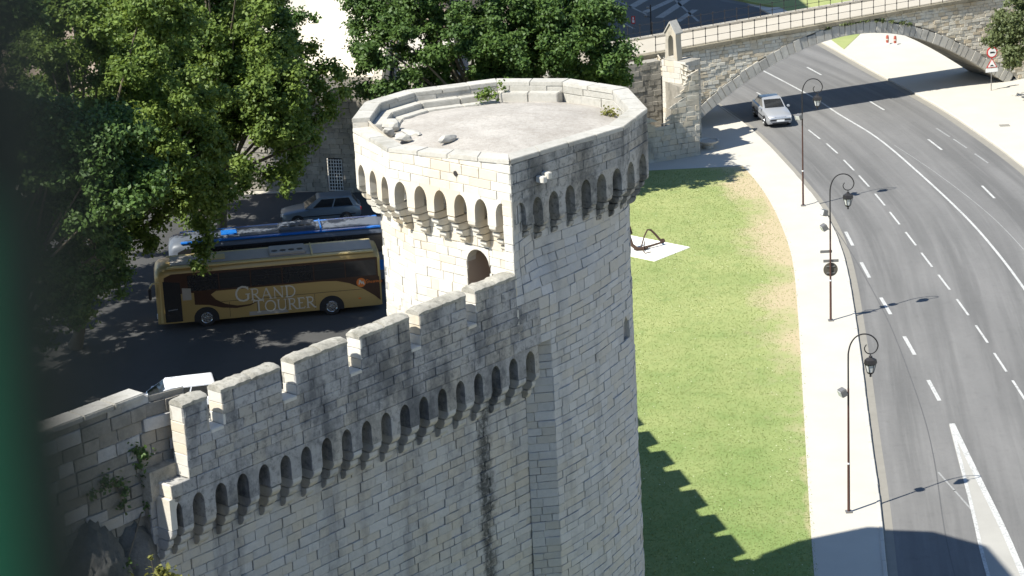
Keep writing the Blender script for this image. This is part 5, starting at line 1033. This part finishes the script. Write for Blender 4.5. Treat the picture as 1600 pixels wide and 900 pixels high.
def car(name, label, loc, rz, paint, hatch=False, sc=1.0, plate=True, group=None):
    t = thing(name, label, 'car', loc, rz, group); t.scale = (sc, sc, sc * (1.0 if hatch else 1.09))
    st = [(2.27, 0.60, 0.44, 0.62), (2.2, 0.76, 0.28, 0.70), (2.0, 0.84, 0.21, 0.77), (1.35, 0.87, 0.2, 0.87), (0.8, 0.88, 0.2, 0.93), (0, 0.885, 0.2, 0.95), (-1.2, 0.88, 0.2, 0.97), (-1.8, 0.86, 0.22, 0.98), (-2.12, 0.82, 0.28, 0.95), (-2.25, 0.7, 0.42, 0.86)]
    rings = []
    for x, hw, zl, zb in st:
        h = [(-hw * 0.9, zl), (-hw, zl + 0.14), (-hw, zl * 0.45 + zb * 0.55), (-hw * 0.955, zb - 0.05), (-hw * 0.84, zb), (-hw * 0.4, zb + 0.035)]
        rings.append([(x, y, z) for y, z in h] + [(x, -y, z) for y, z in h[::-1]])
    m = MB(); m.loft(rings); m.build('body', paint, t, smooth=True)
    if hatch: bx0, bx1, tx0, tx1, H = 0.95, -2.12, 0.15, -1.75, 1.47
    else: bx0, bx1, tx0, tx1, H = 0.82, -1.78, 0.0, -1.12, 1.40
    hb, ht = 0.80, 0.63; zb = 0.94
    B = [(bx0, -hb * 0.93, zb), (bx0, hb * 0.93, zb), (bx1, hb * 0.93, zb), (bx1, -hb * 0.93, zb)]; T = [(tx0, -ht, H), (tx0, ht, H), (tx1, ht, H), (tx1, -ht, H)]
    m = MB(); m.loft([[Vector(p) for p in B], [Vector(p) for p in T]]); m.build('cabin', paint, t)
    m = MB(); m.loft([[(tx0 + 0.03, -ht - 0.015, H - 0.015), (tx0 + 0.03, ht + 0.015, H - 0.015), (tx1 - 0.03, ht + 0.015, H - 0.015), (tx1 - 0.03, -ht - 0.015, H - 0.015)], [(tx0 - 0.02, -ht + 0.02, H + 0.03), (tx0 - 0.02, ht - 0.02, H + 0.03), (tx1 + 0.02, ht - 0.02, H + 0.03), (tx1 + 0.02, -ht + 0.02, H + 0.03)], [(tx0 - 0.2, -ht + 0.2, H + 0.055), (tx0 - 0.2, ht - 0.2, H + 0.055), (tx1 + 0.2, ht - 0.2, H + 0.055), (tx1 + 0.2, -ht + 0.2, H + 0.055)]]); m.build('roof', paint, t, smooth=True)
    def pane(nm, b0, b1, t1, t0, i0, i1, v0=0.06, v1=0.9):
        b0, b1, t0, t1 = Vector(b0), Vector(b1), Vector(t0), Vector(t1); P = lambda u, v: (b0.lerp(b1, u)).lerp(t0.lerp(t1, u), v); n = (b1 - b0).cross(t0 - b0).normalized()
        c = (b0 + b1 + t0 + t1) / 4 - Vector(((bx0 + bx1) / 2, 0, 1.1)); n = n if n.dot(c) > 0 else -n; m = MB(); q = [P(i0, v0) + n * 0.012, P(i1, v0) + n * 0.012, P(i1, v1) + n * 0.012, P(i0, v1) + n * 0.012]; m.add(q, [(0, 1, 2, 3)]); m.build(nm, M['glass'], t, fixn=False)
    pane('windscreen', B[0], B[1], T[1], T[0], 0.05, 0.95); pane('rear_window', B[3], B[2], T[2], T[3], 0.06, 0.94)
    for s, (i, j) in ((-1, (0, 3)), (1, (1, 2))):
        for a, b in ((0.14, 0.5), (0.53, 0.9)): pane('side_window', B[i], B[j], T[j], T[i], a, b)
    for s in (-1, 1):
        m = MB(); m.extr([(2.235, s * 0.42, 0.6), (2.2, s * 0.74, 0.6), (2.15, s * 0.76, 0.73), (2.22, s * 0.44, 0.7)], (0.02, 0, 0.005)); m.build('headlight', M['lens'], t)
        m = MB(); m.box(-2.26, -2.2, s * 0.62 - 0.12, s * 0.62 + 0.12, 0.66, 0.84); m.build('tail_light', M['red'], t)
        m = MB(); m.box(0.55, 0.72, s * 0.97 - 0.09, s * 0.97 + 0.09, 0.93, 1.06); m.build('wing_mirror', paint, t, bev=0.03)
        for x in (1.38, -1.35): wheel(t, x, s * 0.79, 0.31, 0.2, s)
        for x in (1.38, -1.35): m = MB(); m.extr([(x + 0.37 * math.cos(k / 10 * math.pi), s * 0.872, 0.3 + 0.37 * math.sin(k / 10 * math.pi)) for k in range(11)], (0, s * 0.012, 0)); m.build('wheel_arch', M['black'], t)
        m = MB(); m.box(-1.9, 1.7, s * 0.885 - 0.012, s * 0.885 + 0.012, 0.5, 0.56); m.build('side_strip', M['dark_trim'], t)
    m = MB(); m.box(2.2, 2.285, -0.7, 0.7, 0.47, 0.54); m.build('bumper_strip', M['dark_trim'], t, bev=0.01)
    m = MB(); m.box(2.2, 2.25, -0.36, 0.36, 0.62, 0.69); m.build('grille', M['dark_trim'], t, bev=0.01)
    m = MB(); m.box(2.26, 2.3, -0.26, 0.26, 0.42, 0.53); m.build('number_plate', M['white'], t)
    m = MB(); m.box(2.2, 2.27, -0.55, 0.55, 0.27, 0.36); m.build('lower_grille', M['dark_trim'], t, bev=0.01)
    return t
car('saloon_car', 'silver saloon car driving out from under the bridge arch', (18.96, 163.65, 0.0), math.atan2(-0.99, 0.14), M['silver'], sc=1.06)
car('hatchback_car', 'pale blue silver estate car parked behind the coaches in shade', (-11.7, 143.2, 0.0), math.radians(187), M['silver_blue'], True, 1.1)
car('white_car', 'white car roof glowing in the sun just over the end merlon', (-16.9, 109.2, 0.0), math.radians(192), M['car_white'], True, 1.2)

# ================================================================== STREET LAMPS
def lantern(parent, x, z):
    m = MB(); m.tube([(x, 0, z + 0.13), (x, 0, z)], 0.018, 6); m.lathe([(0.03, z - 0.04), (0.09, z), (0.03, z + 0.03)], (x, 0, 0), 8); L = m.build('lantern', M['iron'], parent)
    m = MB(); m.lathe([(0.26, z - 0.34), (0.28, z - 0.3), (0.25, z - 0.14), (0.1, z - 0.06), (0.06, z - 0.03)], (x, 0, 0), 6); m.build('lantern_hood', M['iron'], L)
    m = MB(); m.lathe([(0.1, z - 0.74), (0.135, z - 0.68), (0.22, z - 0.34)], (x, 0, 0), 6); m.build('lantern_glass', M['glass_lamp'], L)
    m = MB()
    for k in range(6):
        q = k * math.pi / 3; m.tube([(x + 0.23 * math.cos(q), 0.23 * math.sin(q), z - 0.34), (x + 0.14 * math.cos(q), 0.14 * math.sin(q), z - 0.7), (x + 0.1 * math.cos(q), 0.1 * math.sin(q), z - 0.76)], 0.016, 4)
    m.lathe([(0.02, z - 0.92), (0.06, z - 0.88), (0.03, z - 0.82), (0.11, z - 0.76), (0.145, z - 0.7), (0.12, z - 0.68)], (x, 0, 0), 6); m.build('lantern_frame', M['iron'], L)
def flood(parent, x, z, yaw, tilt, y=-0.1):
    Q = Matrix.Translation((x, y, z)) @ Matrix.Rotation(yaw, 4, 'Z') @ Matrix.Rotation(tilt, 4, 'Y'); m = MB(); m.T = Q; m.box(-0.3, -0.02, -0.19, 0.19, -0.16, 0.16); f = m.build('floodlight', M['grey_metal'], parent, bev=0.03)
    m = MB(); m.T = Q; m.box(-0.315, -0.3, -0.16, 0.16, -0.13, 0.13); m.build('floodlight_glass', M['glass_lamp'], f); m = MB(); m.tube([(0, 0, z - 0.22), (x * 0.5, y * 0.6, z - 0.2), (x, y, z - 0.02)], 0.025, 6); m.build('floodlight_bracket', M['iron'], f)
def lamp(label, loc, floods, extras=None):
    t = thing('street_lamp', label, 'street lamp', loc, 0, 'crook lamps along the pavement')
    m = MB(); m.tube([(0, 0, 0), (0, 0, 2.2)], [0.062, 0.056], 12); m.build('lower_pole', M['lamp_red'], t, smooth=True)
    m = MB(); m.tube([(0, 0, 2.2), (0, 0, 2.27)], 0.064, 12); m.build('collar', M['white'], t)
    m = MB(); m.tube([(0, 0, 2.27), (0, 0, 5.6)], [0.05, 0.042], 12); m.build('upper_pole', M['lamp_red'], t, smooth=True)
    pts = [(0, 5.6), (0, 6.9), (0.02, 7.25), (0.12, 7.6), (0.32, 7.86), (0.6, 7.97), (0.9, 7.92), (1.13, 7.73), (1.24, 7.47), (1.18, 7.24), (1.03, 7.11), (0.85, 7.1), (0.72, 7.2), (0.68, 7.36), (0.76, 7.5)]
    P = []
    for i in range(len(pts) - 1):
        p0, p1, p2, p3 = [Vector(pts[min(max(i + k, 0), len(pts) - 1)]) for k in (-1, 0, 1, 2)]
        for k in range(4):
            s = k / 4; P.append(0.5 * ((2 * p1) + (p2 - p0) * s + (2 * p0 - 5 * p1 + 4 * p2 - p3) * s * s + (3 * p1 - p0 - 3 * p2 + p3) * s ** 3))
    P.append(Vector(pts[-1])); n = len(P); m = MB(); m.tube([(p.x, 0, p.y) for p in P], [0.036 - 0.013 * i / n for i in range(n)], 8); m.build('crook', M['iron'], t, smooth=True)
    m = MB(); m.box(-0.14, 0.14, -0.14, 0.14, 0, 0.06); m.build('base_plate', M['grey_metal'], t, bev=0.015)
    lantern(t, 0.93, 6.98)
    for f in floods: flood(t, *f)
    if extras: extras(t)
    return t
lamp('near crook lamp with a single floodlight, standing nearest the viewer', (13.84, 93.14, 0.14), [(-0.12, 5.55, math.radians(20), math.radians(-20))])
def signs(t):
    for x0, x1, z in ((-0.52, 0.1, 3.72), (-0.36, 0.44, 3.2)): m = MB(); m.box(x0, x1, 0.06, 0.1, z, z + 0.15); m.build('sign_plate', M['grey_metal'], t, bev=0.01)
    m = MB(); m.lathe([(0.36, 0.08), (0.38, 0.095), (0.36, 0.12), (0.01, 0.12)], (0.02, 0, 2.8), 28, 'y'); d = m.build('round_sign', M['sign_back'], t)
    for z in (2.62, 2.98): m = MB(); m.box(-0.2, 0.24, 0.04, 0.08, z - 0.025, z + 0.025); m.build('sign_bracket', M['grey_metal'], d)
lamp('middle crook lamp carrying two floodlights and a round sign', (16.7, 118.54, 0.14), [(-0.2, 5.95, math.radians(25), math.radians(15)), (-0.2, 5.25, math.radians(15), math.radians(-25))], signs)
lamp('far crook lamp nearest the bridge, close to the silver car', (18.17, 140.78, 0.14), [(-0.1, 5.75, math.radians(40), math.radians(-20)), (-0.1, 5.65, math.radians(-30), math.radians(-20), 0.1)])

# ================================================================== SIGNS AND SMALL THINGS
sp_ = thing('road_sign', 'sign post with red ringed disc and warning triangle at the right bridge foot', 'road sign', (35.6, 168.9, 0.14), math.radians(12))
m = MB(); m.tube([(0, 0, 0), (0, 0, 3.2)], 0.035, 8); m.build('post', M['grey_metal'], sp_)
m = MB(); m.lathe([(0.01, -0.07), (0.42, -0.07), (0.42, -0.04)], (0, 0, 2.85), 28, 'y'); rd = m.build('round_sign', M['red'], sp_)
m = MB(); m.lathe([(0.01, -0.078), (0.32, -0.078), (0.32, -0.068)], (0, 0, 2.85), 28, 'y'); m.build('sign_face', M['white'], rd)
m = MB(); m.box(-0.16, 0.14, -0.088, -0.08, 2.79, 2.9); m.box(0.14, 0.22, -0.0885, -0.0805, 2.79, 2.86); m.build('sign_symbol', M['dark_trim'], rd)
m = MB(); m.extr([(-0.42, -0.06, 1.72), (0.42, -0.06, 1.72), (0, -0.06, 2.42)], (0, 0.02, 0)); tr_ = m.build('warning_triangle', M['red'], sp_)
m = MB(); m.extr([(-0.32, -0.068, 1.77), (0.32, -0.068, 1.77), (0, -0.068, 2.31)], (0, 0.006, 0)); m.build('sign_face', M['white'], tr_)
m = MB(); m.extr([(-0.15, -0.074, 1.83), (0.15, -0.074, 1.83), (0.06, -0.074, 1.93), (-0.06, -0.074, 1.93)], (0, 0.005, 0)); m.build('sign_symbol', M['dark_trim'], tr_)
m = MB(); m.box(-0.48, 0.48, -0.06, -0.04, 1.38, 1.66); m.build('sign_plate', M['white'], sp_, bev=0.01)
ps = thing('red_sign', 'small red panel sign with white mark in the shaded car park', 'sign', (11.25, 196.6, 0.012), 0)
m = MB(); m.tube([(0, 0, 0), (0, 0, 1.3)], 0.03, 6); m.build('post', M['grey_metal'], ps); m = MB(); m.box(-0.16, 0.16, -0.06, -0.03, 0.75, 1.42); pb2 = m.build('panel', M['red'], ps, bev=0.01)
m = MB(); m.box(-0.09, 0.09, -0.07, -0.061, 0.86, 1.08); m.box(-0.07, 0.05, -0.0705, -0.0605, 1.14, 1.34); m.build('panel_mark', M['white'], pb2)
pl = thing('car_park_light', 'short black twin light post in the shaded car park', 'lamp post', (12.6, 194.6, 0.012), 0)
m = MB(); m.tube([(0, 0, 0), (0, 0, 2.7)], [0.06, 0.045], 8); m.build('post', M['iron'], pl)
for x, z in ((-0.22, 2.45), (-0.42, 1.75)):
    m = MB(); m.tube([(0, 0, z - 0.1), (x * 0.7, 0, z - 0.05), (x, 0, z)], 0.03, 6); ar = m.build('arm', M['iron'], pl); m = MB(); m.lathe([(0.03, z - 0.12), (0.13, z - 0.05), (0.15, z + 0.04), (0.06, z + 0.13), (0.01, z + 0.15)], (x, 0, 0), 10); m.build('lamp_head', M['grey_metal'], ar)
for i, (x, y_) in enumerate(((30.95, 186.6), (31.5, 186.2))):
    b = thing('barrier_post', ('left' if i == 0 else 'right') + ' one of the two red and white plastic posts beyond the bridge arch', 'barrier', (x, y_, 0.14), 0, 'plastic posts beyond the arch')
    m = MB(); m.lathe([(0.26, 0), (0.26, 0.08), (0.12, 0.14)], n=12); m.build('foot', M['white'], b); m = MB(); m.lathe([(0.13, 0.12), (0.16, 0.5), (0.13, 0.85), (0.07, 0.92)], n=12); m.build('post', M['red_plastic'], b, smooth=True); m = MB(); m.lathe([(0.163, 0.44), (0.168, 0.5), (0.163, 0.56)], n=12); m.build('band', M['kerb'], b); b.scale = (0.8, 0.8, 0.8)
m = MB(); m.prism([(8.28, 130.67), (10.56, 133.12), (7.2, 136.2), (4.9, 133.8)], 0.02, 0.16); tag(m.build('stone_slab', pave('white_slab', (0.72, 0.70, 0.63), (0.78, 0.76, 0.70)), bev=0.02), 'white rectangular stone slab on the lawn under the anchor', 'slab')
an = thing('iron_anchor', 'rusty iron anchor resting on the white slab on the lawn', 'anchor', (7.7, 133.0, 0.16))
def tb_(nm, pts, rad): m = MB(); m.tube(pts, rad, 8); return m.build(nm, M['rust'], an, world=True, smooth=True)
tb_('arm', [(7.02, 133.4, 1.35), (7.0, 133.2, 0.95), (7.12, 133.0, 0.5), (7.4, 132.9, 0.27), (7.75, 132.9, 0.26), (8.05, 133.0, 0.3)], [0.07, 0.1, 0.11, 0.12, 0.11, 0.07])
tb_('shank', [(7.6, 132.9, 0.27), (8.2, 133.25, 0.3), (8.95, 133.75, 0.34)], [0.09, 0.07, 0.06])
tb_('stock', [(8.95, 133.75, 0.34), (8.55, 133.8, 0.85), (8.3, 133.8, 1.12), (8.1, 133.75, 1.15), (7.9, 133.5, 0.85), (7.65, 133.0, 0.3)], [0.07, 0.065, 0.06, 0.05, 0.04, 0.04])
m = MB(); m.extr([(6.85, 133.35, 1.0), (7.2, 133.45, 1.05), (7.1, 133.5, 1.5), (6.92, 133.45, 1.45)], (0.02, -0.06, 0)); m.build('fluke', M['rust'], an, world=True, bev=0.015)
m = MB(); m.lathe([(0.12, -0.02), (0.15, 0), (0.12, 0.02), (0.09, 0)], (8.98, 133.78, 0.42), 12, 'y'); m.build('ring', M['rust'], an, world=True)
tb_('chain', [(7.9, 133.2, 0.62), (7.75, 132.6, 0.22), (7.85, 132.2, 0.19), (8.2, 132.45, 0.18)], 0.03)

# ---- plants on the masonry, rock and bush below the wall
def plant(name, label, base, clumps, mat, size, dens, stems=True, group=None):
    t = thing(name, label, 'plant', base, 0, group); vs, rn = leafcloud(clumps, size, dens); raw_mesh('leaves', vs - np.array(base), 4, rn, mat, t); m = MB()
    for c in clumps: m.tube([base, Vector(base).lerp(Vector(c[:3]), 0.6) + Vector((0.02, 0.03, 0.04)), c[:3]], [0.02, 0.012, 0.006], 4)
    m.build('stem', M['bark'], t, world=True)
plant('parapet_shrub', 'small green shrub growing from the back ledge on top of the tower', (-0.62, 79.9, 21.95), [(-0.62, 79.85, 22.1, 0.24), (-0.5, 79.8, 22.22, 0.2), (-0.85, 79.8, 22.05, 0.2), (-0.3, 79.9, 22.02, 0.18), (-0.05, 80.45, 22.3, 0.14), (0.05, 80.5, 22.15, 0.12)], M['leaf'], 0.075, 1300)
plant('dry_grass_tuft', 'dry yellow grass tuft in the right corner on top of the tower', (3.55, 77.6, 21.6), [(3.55, 77.6, 21.8, 0.22, 0.3), (3.4, 77.7, 21.75, 0.18, 0.22), (3.68, 77.45, 21.78, 0.16, 0.25)], M['leaf_yellow'], 0.05, 1800)
plant('wall_plant', 'green plant hanging high on the old wall beside the lit parapet end', P3(-0.95, -0.9, 17.2), [(*P3(-1.0, -0.8, 17.35), 0.32), (*P3(-0.75, -0.8, 17.15), 0.28), (*P3(-0.95, -0.8, 16.9), 0.22), (*P3(-0.9, -0.8, 16.6), 0.14), (*P3(-0.88, -0.8, 16.3), 0.12)], M['leaf_dark'], 0.07, 900, group='plants on the old wall')
plant('wall_plant', 'dark green plant low on the old wall above the rock', P3(-1.8, -0.9, 16.6), [(*P3(-1.75, -0.75, 16.7), 0.26), (*P3(-1.6, -0.75, 16.4), 0.22), (*P3(-2.2, -0.75, 16.85), 0.3), (*P3(-1.7, -0.75, 16.05), 0.2), (*P3(-2.7, -0.72, 16.7), 0.2)], M['leaf_dark'], 0.07, 900, group='plants on the old wall')
plant('wall_plant', 'small weed between the rock and the first arches', P3(-0.95, -0.9, 15.6), [(*P3(-0.95, -0.7, 15.75), 0.16), (*P3(-0.85, -0.7, 15.45), 0.14), (*P3(-2.2, -0.2, 14.6), 0.24), (*P3(-2.4, -0.2, 14.3), 0.2)], M['leaf_dark'], 0.06, 900, group='plants on the old wall')
boulder('rock_outcrop', P3(-3.0, -1.1, 13.4), (1.2, 1.2, 2.3), M['rock'], 'rounded grey limestone outcrop bulging below the old wall', 'rock', None, 21, 5, 0.35, cut=(0.78, 0.98))
boulder('rock_outcrop', P3(-1.4, -1.05, 13.7), (0.75, 0.75, 1.5), M['rock'], 'smaller broken rock between the outcrop and the arches', 'rock', None, 33, 4, 0.4, cut=(0.75, 0.97))
plant('yellow_bush', 'sunlit yellow green bush at the bottom edge below the wall', (-9.3, 55.0, 14.4), [(-9.3, 55.0, 15.6, 0.36), (-9.0, 55.0, 15.75, 0.3), (-9.62, 55.0, 15.5, 0.32), (-8.75, 55.0, 15.5, 0.28), (-9.2, 55.0, 15.95, 0.22), (-9.4, 55.0, 16.3, 0.1), (-10.0, 55.0, 15.75, 0.14), (-9.1, 55.0, 15.2, 0.4), (-9.5, 55.0, 15.1, 0.4)], M['leaf_yellow'], 0.07, 1500)
# rocky hill under the viewpoint
def hill(x, y):
    off = (x + 9.03) * 0.745 - (y - 59.97) * 0.667
    if off < -0.75: return -1.5
    zb = 38.5 if y < 4 else 38.5 - (y - 4) * 0.472
    edge = np.interp(y, [-40, 0, 30, 50, 62], [25, 14, 3, -7.0, -9.2]); f = 1 - min(1, max(0, (x - edge) / 4.5)); f = f * f * (3 - 2 * f)
    back = min(1, max(0, (64 - y) / 4)) 
    return zb * f * back - 1.5 * (1 - f) + (random.uniform(-0.25, 0.25) if y > 6 else 0) - 0.3
m = MB(); xs = np.linspace(-60, 40, 91); ys = np.linspace(-60, 66, 106); vs = [(x, y, hill(x, y)) for y in ys for x in xs]; nx = len(xs)
m.add(vs, [(j * nx + i, j * nx + i + 1, (j + 1) * nx + i + 1, (j + 1) * nx + i) for j in range(len(ys) - 1) for i in range(nx - 1)], 0.5); tag(m.build('rocky_hill', M['rock'], fixn=False, smooth=True), kind='structure')
m = MB(); m.box(-4, 4, -5, 0.95, 38.2, 38.8); tag(m.build('viewing_terrace', M['rock']), kind='structure')
gp = thing('green_post', 'blurred green post close to the viewer at the left edge, lit face and shade set in colour', 'post', (-0.166, 0.5515, 38.8))
m = MB(); m.box(-0.05, 0.05, -0.0665, 0.0665, 0, 2.3); m.build('shaft', M['post_shade'], gp, bev=0.006)
m = MB(); m.box(-0.06, 0.0515, -0.0745, -0.067, 0, 1.47); m.build('lit_green_face', M['green'], gp, bev=0.003)  # added green sheet stands for the post's sunlit face
m = MB(); m.box(-0.09, 0.09, -0.09, 0.09, 0, 0.02); m.build('base_plate', M['post_shade'], gp, bev=0.005); m = MB(); m.box(-0.06, 0.06, -0.077, 0.077, 2.3, 2.34); m.build('cap', M['post_shade'], gp, bev=0.01)
